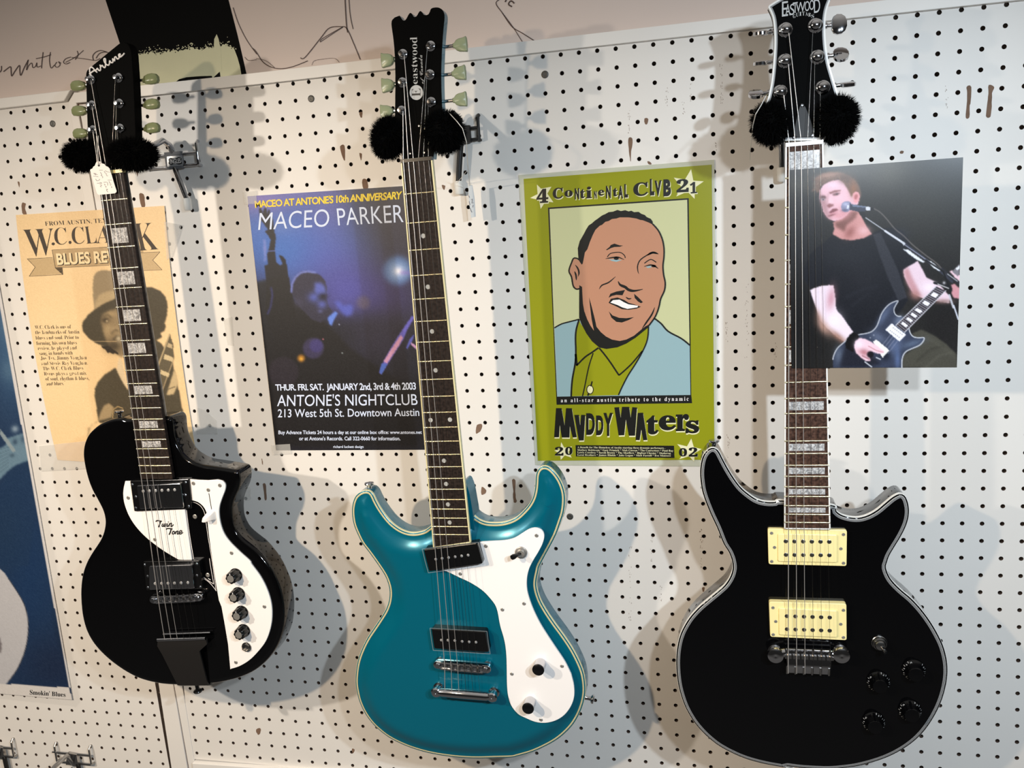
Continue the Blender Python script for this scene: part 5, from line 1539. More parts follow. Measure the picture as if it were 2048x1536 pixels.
for d0, d1, w0, w1, mi in [(-.2, -.2, -14, -6.8, 0), (-.2, 1.8, -6.8, -6.75, 0), (1.8, 3.4, -6.75, -6.75, 1)]:
    A_ = z3(inset(hu, d0), w0); B_ = z3(inset(hu, d1), w1); o = len(mb.v); mb.v.extend(A_); mb.v.extend(B_)
    for k in range(n_): j = (k + 1) % n_; mb.f.append([o + k, o + j, o + n_ + j, o + n_ + k]); mb.m.append(mi)
mb.build('headstock_binding', ['whitebind', 'greyply'], hd3, 40)
pw = lambda a, b: g3.p(a, b, -6.7)
mb = MB()
for ch, q in [('E', (430, 12, 492, 165)), ('A', (464, 40, 516, 160)), ('S', (512, 38, 556, 152)), ('T', (540, 22, 590, 130)), ('W', (572, 20, 668, 122)), ('O', (664, 10, 712, 112)), ('O', (712, -2, 758, 100)), ('D', (758, -12, 820, 128))]:
    put_text(mb, ch, KZ([(q[0], q[1] + 6), (q[2], q[1] - 3), (q[2], q[3] - 3), (q[0], q[3] + 6)]), pw, 0, .0)
for k, ch in enumerate('GUITARS'):
    x = 542 + k * 31.5; y = 118 + 26 * ((k - 3) / 3) ** 2
    put_text(mb, serif(ch), KZ([(x, y + 4), (x + 27, y), (x + 27, y + 38), (x, y + 42)]), pw, 0, -.01)
mb.build('maker_logo', 'silverink', hd3, 0)
posts = []
for (x, y), (bx, by), sg in [((465, 300), (215, 345), -1), ((462, 618), (215, 648), -1), ((415, 935), (165, 965), -1), ((845, 890), (1100, 865), 1), ((788, 580), (1030, 560), 1), ((770, 258), (1010, 250), 1)]:
    a = KZ([(x, y + 6)])[0]; b = KZ([(bx, by)])[0]
    o, c = tuner_post(g3, *a, -7, True)
    q = g3.p(*b, -18)
    mb = MB()
    ang = {(215, 345): 1.45, (215, 648): 1.4, (165, 965): 1.1, (1100, 865): 1.35, (1030, 560): .75, (1010, 250): .1}[(bx, by)]
    prof = [(sg * x_, y_) for x_, y_ in ((-8, -5), (-8, 5), (-6, 9), (-2, 11.5), (3, 11), (7, 8), (9, 3), (9, -3), (7, -8), (3, -11), (-2, -11.5), (-6, -9))]
    ca, sa = math.cos(ang), math.sin(ang)
    for t0, t1, sc in ((-2.6, -1.6, 0),):
        rings = []
        for w_, k_ in ((-2.6, .86), (-1.7, 1), (1.7, 1), (2.6, .86)):
            rings.append([(q[0] + x_ * k_, q[1] + y_ * k_ * ca + w_ * sa, q[2] + w_ * ca - y_ * k_ * sa) for x_, y_ in prof])
        loft(mb, rings)
    mb.build('tuner_button', 'chrome', o, 45)
    mb = MB(); mb.tube([(q[0] - sg * 8, q[1], q[2]), (q[0] - sg * 12, q[1], q[2]), (q[0] - sg * 13, q[1], q[2]), (q[0] - sg * 24, q[1], q[2])], [2.4, 2.4, 3.6, 3.6], 12); mb.build('tuner_shaft', 'chrome', o)
    posts.append((c[0] + (3 if sg < 0 else -3), c[1] - 2, -1.5))
mb = MB(); tq = g3.uv(KZ([(548, 1410), (560, 1290), (590, 1160), (612, 1085), (640, 1055), (668, 1085), (700, 1160), (745, 1290), (765, 1400)]), -5.4); slab(mb, rounded(tq, 4), -7.2, -5.4, .4); tc = mb.build('truss_cover', 'matblack', g3.root, 22)
for q in KZ([(641, 1080), (559, 1405), (747, 1385)]): g3.screw(*q, -5.6, 2.3, 'chrome', tc)
# cream pickups
P3 = lambda pts: cr(1510, 1040, 7.314, pts)
P4 = lambda pts: cr(1510, 1190, 7.314, pts)
for Kp, ring, cov, poles, scr, wr in [
    (P3, [(186, 126), (1346, 148), (1340, 676), (200, 650)], [(332, 200), (1205, 215), (1205, 628), (334, 610)], [(450 + 127 * k, 310 + 1.5 * k) for k in range(6)] + [(452 + 127 * k, 508 + 1.2 * k) for k in range(6)], [(242, 192), (1293, 212), (285, 400), (1255, 420), (244, 606), (1293, 630)], -3.5),
    (P4, [(206, 100), (1338, 130), (1342, 664), (224, 614)], [(348, 190), (1205, 228), (1205, 626), (352, 588)], [(465 + 125.5 * k, 307 + 4 * k) for k in range(6)] + [(467 + 125 * k, 498 + 4.4 * k) for k in range(6)], [(262, 185), (1292, 222), (303, 386), (1253, 426), (266, 578), (1292, 620)], -0.5)]:
    pickup(g3, Kp(ring), Kp(cov), wr, wr + 2.2, 'cream', 'cream', Kp(poles), 2.7, 3.0, 'nickel', Kp(scr))
# wraparound bridge
A = g3.p(*P4([(300, 880)])[0], 5); Bq = g3.p(*P4([(1265, 880)])[0], 5)
mb = MB()
wA, wB = A[0] + 13, Bq[0] - 12
vb = A[1]
loft(mb, [[(wA, vb + 7, 3), (wB, vb + 7, 3), (wB, vb + 7, -5), (wA, vb + 7, -5)], [(wA, vb - 2, 4), (wB, vb - 2, 4), (wB, vb - 2, -5), (wA, vb - 2, -5)], [(wA + 1, vb - 9, 7), (wB - 1, vb - 9, 7), (wB - 1, vb - 9, -5), (wA + 1, vb - 9, -5)],
          [(wA + 2, vb - 20, 6), (wB - 2, vb - 20, 6), (wB - 2, vb - 20, -4), (wA + 2, vb - 20, -4)], [(wA + 4, vb - 25, 3), (wB - 4, vb - 25, 3), (wB - 4, vb - 25, -2), (wA + 4, vb - 25, -2)]])
mb.tube([(wA, vb + 8, 3.4), (wB, vb + 8, 3.4)], 1.5, 10)
mb.tube([(wA, vb + 3, 1), (A[0], vb, 1)], 6.5, 14); mb.tube([(wB, vb + 3, 1), (Bq[0], vb, 1)], 6.5, 14)
br3 = mb.build('bridge', 'chrome', g3.root, 40)
for q in (A, Bq):
    mb = MB(); mb.lathe((q[0], q[1], -10), (0, 0, 1), [(9, 0), (9, 4), (7, 5), (7, 12), (10, 13), (11, 15), (10, 17.5), (7, 19), (2, 19.4), (.1, 19)], 26); mb.build('bridge_stud', 'chrome', br3)
bp3 = []; tails = []
for i in range(6):
    u = -26 + 10.4 * i + (A[0] + Bq[0]) / 2 * 0 + .3
    mb = MB(); mb.box((u - 4.2, vb - 3, 3), (u + 4.2, vb + 2, 7.6)); mb.tube([(u, vb + 2, 5), (u, vb + 9.5, 5)], 1.4, 8); mb.tube([(u - 1.6, vb - 14, 6.6), (u - 1.6, vb - 25, 5.2)], 1.3, 8)
    mb.build('saddle', 'nickel', br3, 30)
    bp3.append((u, vb - .5, 8.6)); tails.append((u, vb - 24, 6.6))
g3.strings([posts[2], posts[1], posts[0], posts[5], posts[4], posts[3]], tails, 1.9, 8.6, bpts=bp3)
# selector switch and the four dark bell knobs
P5 = lambda pts: cr(1690, 1240, 7.314, pts)
c = g3.p(*P5([(500, 330)])[0], -9)
mb = MB(); mb.lathe(c, (0, 0, 1), [(9.6, 0), (9.6, 1.5), (9, 2), (9, 4.5), (8, 6), (7.2, 6.2), (7, 8.5), (5.6, 10.5), (4, 11), (.1, 11)], 28); ts = mb.build('toggle_switch', 'nickel', g3.root)
tp = g3.p(*P5([(585, 465)])[0], 6); c2 = c + np.array([0, 0, 9.])
mb = MB(); mb.tube([c2, c2 * .5 + tp * .5, tp], [1.6, 1.4, 1.4], 10); mb.lathe(tp, tp - c2, [(1.4, -3), (3.2, -1), (3.4, 1.5), (2, 3), (.1, 3.4)], 14); mb.build('switch_lever', 'blackpl', ts)
M['numeral'] = mat('pale_numeral', (186, 186, 184), .5)
for (x, y), a0 in [((470, 925), 2.2), ((985, 755), 1.6), ((930, 1345), 2.0), ((400, 1515), 2.2)]:
    c = g3.p(*P5([(x + 14, y - 34)])[0], -9)
    mb = MB(); mb.lathe(c, (0, 0, 1), [(14.2, 0), (14.2, 2.2), (13.4, 3), (10.2, 9), (9.6, 14), (8.8, 15.2), (.1, 15.4)], 36)
    kn = mb.build('control_knob', 'gblack', g3.root, 40)
    mb = MB()
    for k in range(11):
        th = a0 + math.radians(28) * k + .3
        ex = np.array([math.cos(th), math.sin(th)]); ey = np.array([-math.sin(th), math.cos(th)])
        ctr = c[:2] + ex * 12.2
        v, f = glyphs(str(10 - k)); v = v - (v.max(0) + v.min(0)) / 2
        mb.add([(ctr[0] + 2.9 * (a_ * -ey[0] * -1 + b_ * ex[0]), ctr[1] + 2.9 * (a_ * ey[1] + b_ * ex[1]), -9 + 5.6 - b_ * 2.0) for a_, b_ in [(-p_[0], p_[1]) for p_ in v]], f)
        t2 = th + .24; e2 = np.array([math.cos(t2), math.sin(t2)]); n2 = np.array([-e2[1], e2[0]])
        mb.add([(*(c[:2] + e2 * r_ + n2 * s_), -9 + h_) for r_, s_, h_ in ((14.0, -.25, 2.7), (14.0, .25, 2.7), (12.6, .25, 5.0), (12.6, -.25, 5.0))], [(0, 1, 2, 3)])
    mb.build('numeral_ring', 'numeral', kn, 0)
strap_button(g3, *E1([(132, 158)])[0], -30, (0, 1, 0))

# ---- the stage photograph tucked under the strings of the third guitar
Q = [(1578.6, 340), (1926.3, 314.5), (1913.8, 735), (1583, 736.5)]
S4 = Sheet(Q, (38, 37, 36), 1.35)
A_ = lambda pts: cr(1570, 310, 5.689, pts)
C_ = lambda pts: cr(1570, 520, 5.689, pts)
S4.blob((1780, 340), (50, 40), (78, 76, 68), .9); S4.blob((1700, 345), (60, 14), (62, 62, 58), .7); S4.blob((1850, 400), (60, 70), (46, 45, 40), .7); S4.blob((1610, 480), (40, 90), (40, 42, 46), .8); S4.blob((1600, 640), (60, 110), (22, 21, 22), .9)
S4.blob((1660, 335), (24, 6), (70, 84, 96), .6); S4.blob((1880, 620), (50, 90), (28, 26, 26), .9); S4.blob((1600, 370), (30, 16), (66, 64, 56), .7)
S4.fill(A_([(215, 1300), (290, 1130), (350, 1060), (440, 1000), (545, 905), (600, 950), (700, 975), (820, 970), (990, 895), (1120, 830), (1250, 825), (1340, 865), (1400, 950), (1450, 1080), (1490, 1200), (1520, 1240), (1400, 1280), (1340, 1330), (1350, 1500), (1400, 1650), (1300, 1800), (900, 2100), (600, 2100), (560, 1480), (430, 1460), (290, 1520), (215, 1420)]), (26, 27, 33), .8)
S4.blob(A_([(700, 1150)])[0], (50, 26), (34, 36, 42), .7); S4.blob(A_([(1300, 900)])[0], (20, 12), (40, 42, 50), .8); S4.blob(C_([(900, 200)])[0], (30, 40), (34, 34, 40), .6); S4.line(C_([(700, 420), (900, 330), (1050, 300)]), 6, (34, 35, 42), .8, 2); S4.line(C_([(760, 520), (950, 380)]), 4, (36, 37, 44), .8, 2)
S4.fill(A_([(1000, 905), (1085, 880), (1180, 1080), (1290, 1320), (1390, 1620), (1290, 1660), (1180, 1420), (1080, 1150)]), (48, 49, 56), .8)
S4.fill(A_([(548, 770), (560, 840), (543, 902), (640, 956), (760, 972), (900, 945), (990, 898), (935, 825), (885, 730), (850, 640), (800, 560), (640, 700)]), (200, 142, 140), .8)
S4.fill(A_([(560, 770), (640, 745), (740, 640), (830, 640), (800, 720), (700, 800), (680, 880), (640, 850), (580, 820)]), (112, 72, 66), 2.0, .9)
S4.blob(A_([(740, 880)])[0], (9, 14), (142, 86, 82), .8, .6); S4.blob(A_([(900, 860)])[0], (12, 9), (224, 176, 180), .8)
S4.fill(A_([(388, 400), (392, 480), (405, 540), (425, 600), (432, 640), (465, 690), (492, 725), (555, 752), (640, 730), (700, 690), (740, 640), (830, 560), (850, 480), (838, 425), (800, 415), (770, 440), (740, 330), (650, 280), (540, 282), (450, 330)]), (226, 180, 192), .6)
S4.fill(A_([(388, 440), (400, 530), (428, 620), (440, 660), (495, 725), (540, 745), (520, 690), (490, 640), (480, 560), (470, 500), (455, 470)]), (160, 118, 122), 2.5, .85)
S4.blob(A_([(560, 340)])[0], (18, 8), (236, 200, 216), .8); S4.blob(A_([(640, 520)])[0], (12, 14), (238, 190, 202), .8); S4.blob(A_([(520, 520)])[0], (6, 9), (232, 194, 204), .8); S4.blob(A_([(600, 690)])[0], (14, 7), (214, 150, 158), .8); S4.blob(A_([(680, 640)])[0], (14, 14), (206, 142, 148), .8)
S4.fill(A_([(500, 425), (560, 405), (640, 400), (625, 415), (560, 425), (515, 445)]), (120, 72, 70), .9, .9); S4.fill(A_([(540, 445), (580, 430), (628, 428), (620, 445), (580, 460), (548, 465)]), (104, 66, 68), 1, .9); S4.blob(A_([(592, 446)])[0], 1.8, (60, 48, 54), .9)
S4.fill(A_([(396, 470), (450, 462), (470, 480), (452, 505), (412, 512)]), (96, 66, 68), 1, .9); S4.blob(A_([(432, 505)])[0], (5, 2.6), (176, 160, 168), .8); S4.blob(A_([(435, 508)])[0], 1.5, (50, 44, 50), .9)
S4.fill(A_([(470, 570), (500, 555), (555, 560), (550, 580), (520, 595), (500, 605)]), (136, 84, 86), 1, .95); S4.line(A_([(490, 440), (485, 500), (478, 560)]), 3, (190, 146, 152), .7, 1)
S4.fill(A_([(500, 655), (540, 615), (585, 605), (605, 625), (560, 650), (520, 668)]), (122, 66, 74), .8, .95); S4.line(A_([(515, 672), (560, 662), (595, 645)]), 2.5, (206, 140, 150), .9, .6); S4.blob(A_([(530, 685)])[0], (8, 2.2), (130, 78, 82), .8, -.3)
S4.fill(A_([(300, 420), (325, 380), (335, 300), (330, 270), (380, 240), (430, 205), (520, 192), (600, 195), (660, 205), (740, 240), (800, 290), (845, 350), (866, 430), (860, 500), (840, 560), (852, 470), (835, 425), (795, 412), (775, 440), (755, 480), (730, 420), (700, 370), (660, 305), (610, 275), (560, 285), (500, 305), (440, 335), (405, 370), (385, 430), (360, 430), (345, 400)]), (104, 78, 66), 1.0)
S4.blob(A_([(500, 230)])[0], (24, 6), (158, 122, 106), .8, -.15); S4.blob(A_([(690, 270)])[0], (14, 10), (84, 60, 48), .8); S4.blob(A_([(780, 380)])[0], (8, 16), (136, 88, 58), .8); S4.blob(A_([(345, 350)])[0], (6, 14), (104, 86, 76), .7)
for k in range(40):
    x = random.uniform(340, 840); y = 215 + abs(x - 560) * .35 + random.uniform(-10, 60)
    S4.line(A_([(x, y), (x + random.uniform(-25, 25) - 10, y + random.uniform(10, 45))]), .8, (140, 106, 86) if k % 2 else (82, 60, 48), .55, .4)
S4.fill(A_([(775, 440), (800, 418), (835, 425), (852, 465), (842, 520), (810, 550), (780, 530)]), (222, 152, 158), .8); S4.fill(A_([(790, 460), (820, 440), (830, 470), (810, 510), (792, 500)]), (164, 92, 92), .9, .9)
S4.fill(spline(A_([(640, 595), (650, 550), (690, 527), (740, 535), (765, 575), (745, 620), (700, 648), (655, 635)]), closed=True, n=4), (132, 132, 160), .5); S4.blob(A_([(690, 560)])[0], (6, 4), (176, 178, 206), .9); S4.blob(A_([(680, 630)])[0], (6, 3), (90, 88, 112), .9)
S4.fill(A_([(740, 545), (760, 562), (920, 585), (915, 640), (860, 650), (735, 625)]), (56, 60, 76), .5); S4.fill(A_([(760, 562), (920, 585), (918, 600), (770, 585)]), (106, 116, 140), .6); S4.fill(A_([(708, 570), (730, 575), (722, 612), (700, 612)]), (214, 216, 230), .5)
S4.fill(A_([(920, 585), (972, 592), (968, 632), (918, 628)]), (204, 206, 214), .5); S4.fill(A_([(975, 598), (1020, 605), (1015, 630), (970, 630)]), (22, 22, 26), .5); S4.fill(A_([(830, 640), (900, 650), (930, 720), (900, 730), (860, 690)]), (28, 28, 32), .6)
S4.line(spline(A_([(1015, 612), (1080, 650), (1150, 720), (1250, 840), (1350, 920), (1450, 1020), (1600, 1140), (1750, 1255), (1850, 1400)]), n=4), 2.2, (104, 98, 96), .9, .5)
S4.line(A_([(920, 715), (1120, 850), (1350, 1000)]), 2.2, (170, 172, 180), .95); S4.line(A_([(1140, 865), (1330, 990)]), 4.2, (206, 208, 216), .95); S4.line(A_([(1350, 1000), (1720, 1280), (1860, 1400), (1900, 1440)]), 5.5, (52, 54, 66), .95); S4.line(A_([(1360, 1020), (1620, 1200)]), 1.6, (150, 152, 170), .9)
S4.fill(A_([(1345, 1072), (1400, 1075), (1500, 1150), (1592, 1215), (1570, 1226), (1480, 1180), (1400, 1120)]), (222, 224, 230), .6); S4.fill(A_([(1322, 990), (1352, 985), (1372, 1010), (1350, 1030)]), (196, 198, 206), .5)
S4.fill(C_([(1620, 10), (1660, 12), (1775, 110), (1760, 128), (1690, 90)]), (224, 226, 232), .6)
S4.fill(C_([(284, 345), (330, 320), (420, 294), (500, 285), (552, 288), (560, 340), (572, 430), (580, 540), (600, 590), (660, 650), (720, 740), (780, 822), (740, 850), (690, 940), (620, 895), (550, 840), (470, 770), (410, 700), (370, 600), (330, 480)]), (230, 212, 224), .7)
S4.blob(C_([(525, 440)])[0], (9, 24), (190, 132, 146), .75, .15); S4.blob(C_([(440, 760)])[0], (10, 20), (190, 146, 128), .85, -.6); S4.blob(C_([(600, 870)])[0], (26, 7), (150, 108, 92), .85, .7); S4.blob(C_([(390, 650)])[0], (5, 18), (178, 140, 130), .8, -.3); S4.blob(C_([(560, 690)])[0], (16, 18), (240, 226, 236), .7)
S4.fill(C_([(1345, 115), (1400, 75), (1510, 12), (1560, 100), (1610, 200), (1740, 262), (1880, 420), (1870, 490), (1740, 470), (1560, 432), (1460, 385), (1410, 300), (1360, 200)]), (222, 196, 208), .7)
S4.fill(C_([(1345, 120), (1400, 80), (1440, 180), (1500, 300), (1560, 430), (1450, 380), (1380, 260)]), (186, 134, 140), 2.0, .85); S4.blob(C_([(1480, 400)])[0], (12, 9), (160, 112, 106), .8, .6); S4.blob(C_([(1640, 310)])[0], (14, 10), (236, 222, 230), .8); S4.blob(C_([(1800, 470)])[0], (20, 5), (140, 110, 106), .8)
S4.fill(C_([(1440, 840), (1550, 790), (1700, 860), (1840, 960), (1950, 1070), (1960, 1225), (1320, 1225), (1340, 1090), (1540, 960)]), (70, 68, 60), 1.0); S4.line(C_([(1500, 1150), (1650, 1020), (1800, 980)]), 3, (52, 50, 44), .8, 1.5); S4.line(C_([(1600, 1220), (1750, 1090), (1900, 1050)]), 3, (90, 88, 78), .6, 1.5); S4.line(C_([(1620, 880), (1800, 1000), (1940, 1100)]), 3, (88, 86, 76), .6, 2)
gb = spline(C_([(545, 1225), (545, 1130), (565, 1060), (600, 1000), (650, 955), (720, 900), (830, 852), (910, 838), (985, 815), (1040, 760), (1070, 690), (1095, 620), (1140, 550), (1200, 495), (1285, 463), (1262, 510), (1240, 560), (1250, 610), (1285, 640), (1340, 645), (1420, 700), (1412, 780), (1430, 840), (1465, 875), (1520, 885), (1580, 884), (1575, 920), (1530, 970), (1440, 1010), (1380, 1040), (1345, 1085), (1330, 1150), (1330, 1225)]), n=3)
S4.fill(gb, (52, 58, 76), .6)
S4.blob(C_([(1300, 690)])[0], (9, 12), (110, 120, 142), .8, .7); S4.blob(C_([(1120, 640)])[0], (7, 26), (92, 104, 132), .7, .6); S4.blob(C_([(1230, 1000)])[0], (13, 30), (92, 106, 140), .8, .5); S4.blob(C_([(1060, 880)])[0], (18, 10), (96, 106, 130), .7, .6); S4.blob(C_([(1450, 950)])[0], (22, 7), (94, 108, 132), .7, -.3); S4.blob(C_([(610, 1080)])[0], (9, 18), (96, 106, 124), .7); S4.blob(C_([(1280, 1130)])[0], (6, 22), (88, 106, 146), .8); S4.blob(C_([(1150, 1090)])[0], (12, 14), (24, 26, 34), .8)
S4.fill(C_([(700, 940), (860, 900), (1000, 1100), (1100, 1180), (900, 1225), (760, 1225), (620, 1225), (650, 1100)]), (26, 26, 34), 2.5, .75)
for a, b in ((0, 33), (33, 66), (66, 100)): pass
S4.line(gb[3:57], 2.0, (196, 198, 206), .9); S4.line(gb[63:100], 2.2, (200, 202, 210), .9)
S4.fill(C_([(1262, 742), (1720, 300), (1830, 350), (1362, 822)]), (60, 54, 60), .5)
for k in range(26):
    t = k / 26.0
    a = (1262 + 458 * t, 742 - 442 * t); b = (1362 + 468 * t, 822 - 472 * t)
    S4.line(C_([a, b]), .9, (180, 178, 186), .8, .3)
for t0, t1 in ((.08, .13), (.2, .25), (.31, .36), (.42, .48), (.60, .67), (.80, .88)):
    P_ = lambda t, s: (1262 + 458 * t + (100 + 10 * t) * s, 742 - 442 * t + (80 - 30 * t) * s)
    S4.fill(C_([P_(t0, .22), P_(t1, .22), P_(t1, .78), P_(t0, .78)]), (236, 234, 240), .5)
S4.line(C_([(1262, 742), (1720, 300)]), 1.4, (206, 204, 212)); S4.line(C_([(1362, 822), (1830, 350)]), 1.4, (206, 204, 212))
for k in range(4): S4.line(C_([(1075 + 32 * k, 1010 + 18 * k), (1200 + 30 * k, 850 + 20 * k)]), .9, (150, 152, 172), .7)
S4.fill(C_([(1140, 793), (1215, 722), (1378, 850), (1302, 928)]), (228, 226, 230), .5); S4.fill(C_([(1000, 930), (1040, 905), (1190, 1030), (1110, 1112)]), (232, 228, 224), .5)
for k in range(6):
    for r_ in range(2): S4.blob(C_([(1232 + 20 * k - 34 * r_, 772 + 15 * k + 32 * r_)])[0], 1.0, (104, 100, 100), .8)
S4.fill(C_([(778, 820), (830, 845), (850, 880), (800, 920), (782, 970), (780, 1050), (700, 1010), (685, 960), (700, 900), (740, 850)]), (18, 17, 19), .7)
S4.fill(C_([(785, 985), (800, 925), (850, 888), (920, 900), (985, 935), (1060, 985), (1130, 1040), (1110, 1065), (1060, 1068), (980, 1040), (940, 1060), (960, 1100), (975, 1150), (920, 1150), (860, 1110), (810, 1060)]), (232, 196, 208), .7)
S4.blob(C_([(900, 1050)])[0], (12, 7), (170, 108, 116), .85, .4); S4.line(C_([(950, 980), (1040, 1030), (1120, 1050)]), 1.6, (186, 126, 134), .9, .5); S4.line(C_([(880, 1090), (960, 1130)]), 2.2, (150, 96, 104), .9, .6); S4.blob(C_([(840, 960)])[0], (9, 9), (242, 220, 232), .8)
S4.blob(C_([(970, 1075)])[0], (7, 7), (24, 22, 26), .95, 0, 3); S4.line(C_([(1040, 1110), (1085, 1130)]), 2.4, (190, 192, 200), .9); S4.line(C_([(910, 1160), (985, 1215)]), 2.4, (200, 202, 210), .9)
S4.fill(C_([(1868, 130), (1900, 118), (1990, 175), (1990, 250), (1940, 205)]), (224, 190, 200), .7); S4.fill(C_([(1890, 285), (1925, 270), (1985, 320), (1980, 440), (1920, 430), (1895, 380), (1905, 330)]), (200, 140, 148), .8)
S4.fill(C_([(1905, 130), (1985, 45), (1985, 150), (1965, 190)]), (120, 116, 122), .6); S4.fill(C_([(1940, 100), (1985, 60), (1985, 95), (1958, 120)]), (220, 220, 226), .5); S4.line(C_([(1790, 100), (1900, 210), (1980, 260)]), 5, (40, 40, 46), .95, .8); S4.line(C_([(1850, 160), (1960, 240)]), 2, (180, 182, 190), .8)
S4.line(C_([(1600, 0), (1800, 130), (1850, 260), (1880, 360)]), 3.4, (24, 24, 26), .95); S4.line(C_([(1700, 260), (1790, 285), (1880, 320)]), 5, (30, 30, 34), .95); S4.line(C_([(1740, 275), (1860, 322)]), 2, (200, 196, 196), .9); S4.blob(C_([(1810, 260)])[0], 3, (200, 198, 204), .8)
S4.line(C_([(1870, 400), (1915, 540)]), 4, (190, 190, 198), .9); S4.line(C_([(1920, 520), (1972, 675)]), 3, (206, 210, 224), .9)
S4.blob(C_([(1010, 855)])[0], 1.4, (150, 156, 172), .9); S4.blob(C_([(970, 885)])[0], 1.4, (150, 156, 172), .9)
S4.grain(2.2)
photo = S4.build('photograph', M['printgloss'], lambda px, py: g3.world(g3.p(px, py, 1.5)), 'glossy stage photograph of a singing guitarist, slipped under the strings of a black guitar', 'photograph', .25, -g3.N)

# ================================================================== HANGERS AND SMALL THINGS
def fur_ball(name, parent, c, r, n=5200, rot=0.0):
    """an arm of the cradle wrapped in long black fake fur"""
    mb = MB(); c = np.array(c, float); r = np.array(r, float)
    ca, sa = math.cos(rot), math.sin(rot)
    def turn(p): return np.array([p[0] * ca - p[2] * sa, p[1], p[0] * sa + p[2] * ca])
    nu, nv = 22, 14; V = []
    for j in range(nv + 1):
        ph = math.pi * j / nv
        for i in range(nu):
            th = 2 * math.pi * i / nu
            V.append(c + turn(r * .9 * np.array([math.sin(ph) * math.cos(th), math.sin(ph) * math.sin(th), math.cos(ph)])))
    mb.add(V, [(j * nu + i, (j + 1) * nu + i, (j + 1) * nu + (i + 1) % nu, j * nu + (i + 1) % nu) for j in range(nv) for i in range(nu)])
    d = rng.normal(0, 1, (n, 3)); d /= np.linalg.norm(d, axis=1, keepdims=True)
    tuft = rng.normal(0, 1, (40, 3)); tuft /= np.linalg.norm(tuft, axis=1, keepdims=True)
    for q in d:
        k = tuft[np.argmax(tuft @ q)]
        a = c + turn(r * .86 * q)
        dirn = q * .8 + k * .5 + np.array([0, 0, -.25]) + rng.normal(0, .22, 3); dirn /= np.linalg.norm(dirn)
        l = rng.uniform(6, 12)
        s_ = np.cross(dirn, rng.normal(0, 1, 3)); s_ /= np.linalg.norm(s_) + 1e-9
        w = rng.uniform(.25, .5)
        m_ = a + turn(dirn) * l * .6 + s_ * rng.uniform(-.8, .8)
        b = a + turn(dirn) * l + s_ * rng.uniform(-2, 2)
        mb.add([a - s_ * w, a + s_ * w, m_ + s_ * w * .7, m_ - s_ * w * .7, b], [(0, 1, 2, 3), (3, 2, 4)])
    return mb.build(name, 'fur', parent, 60)


def hanger(label, m, plate, xs, g, furs, zc, tip, plaque=None, rail=None, arm=True):
    """pegboard guitar hanger: wire back plate, arm to the cradle, two furry arms, brace with a rubber foot"""
    pc = wall(*plate, -9)
    root = thing('guitar_hanger', (pc[0], 0, pc[2]), label, 'hanger', 'furry guitar hangers')
    mb = MB()
    z0, z1 = rail
    x0, x1 = xs
    for z in (z0, z1): mb.tube([(x0, -8, z), (x1 - 3, -8, z), (x1, -8, z + (2 if z == z1 else 0))], 2.3, 10)
    for x in (x0, x1):
        mb.tube([(x, 4, z0 + 17), (x, -3, z0 + 18), (x, -8, z0 + 14), (x, -8, z0), (x, -8, z1), (x, -4, z1 - 1), (x, 1, z1 - 1)], 2.3, 10)
    mb.build('back_wire', m, root, 40)
    mb = MB(); slab_xz = [(pc[0] - 13, z1 - 4), (pc[0] + 15, z1 - 4), (pc[0] + 15, z0 + 4), (pc[0] - 13, z0 + 4)]
    mb.prism([(x, -13, z) for x, z in slab_xz], [(x, -5, z) for x, z in slab_xz])
    pl = mb.build('back_plate', 'dullplate' if m == 'chrome' else m, root, 0)
    nx, ny, nz = g.world((0, 22, -26))
    mb = MB(); mb.tube([(pc[0], -9, z0 + 3), (pc[0], -16, z0 + 14), (pc[0] - (pc[0] - nx) * .12, -30, z0 + 20), (nx, ny + 26, zc + 6), (nx, ny + 8, zc)], 4.6, 14)
    mb.build('arm', m, root)
    mb = MB(); pth = []
    for f in furs: pass
    (ax, ay, az), (bx, by, bz) = furs[0][0], furs[1][0]
    mb.tube([(ax, ay - 18, az), (ax, ay, az), (ax * .8 + nx * .2, ny + 8, zc), (nx, ny + 8, zc), (bx * .8 + nx * .2, ny + 8, zc), (bx, by, bz), (bx, by - 18, bz)], 4.6, 12)
    mb.build('cradle', m, root)
    for c, r, rot in furs: fur_ball('fur_cover', root, c, r, rot=rot)['label'] = 'black fake fur sleeve of the cradle'
    t0 = wall(*tip, -9)
    mb = MB(); mb.tube([(pc[0], -10, z1 - 2), ((pc[0] + t0[0]) / 2, -10, (z1 + t0[2]) / 2), (t0[0], -9, t0[2])], 4.2, 14); mb.build('brace', m, root)
    mb = MB(); mb.lathe((t0[0], -9, t0[2] + 2), (0, .0, -1), [(5.6, 0), (6.6, 2), (6.6, 17), (5.2, 19), (.1, 19.2)], 18); mb.build('rubber_foot', 'rubber', root)['label'] = 'white rubber foot'
    return root, pl, pc


def fc(g, px, py, w=6.0):
    return tuple(g.world(g.p(px, py, w)))


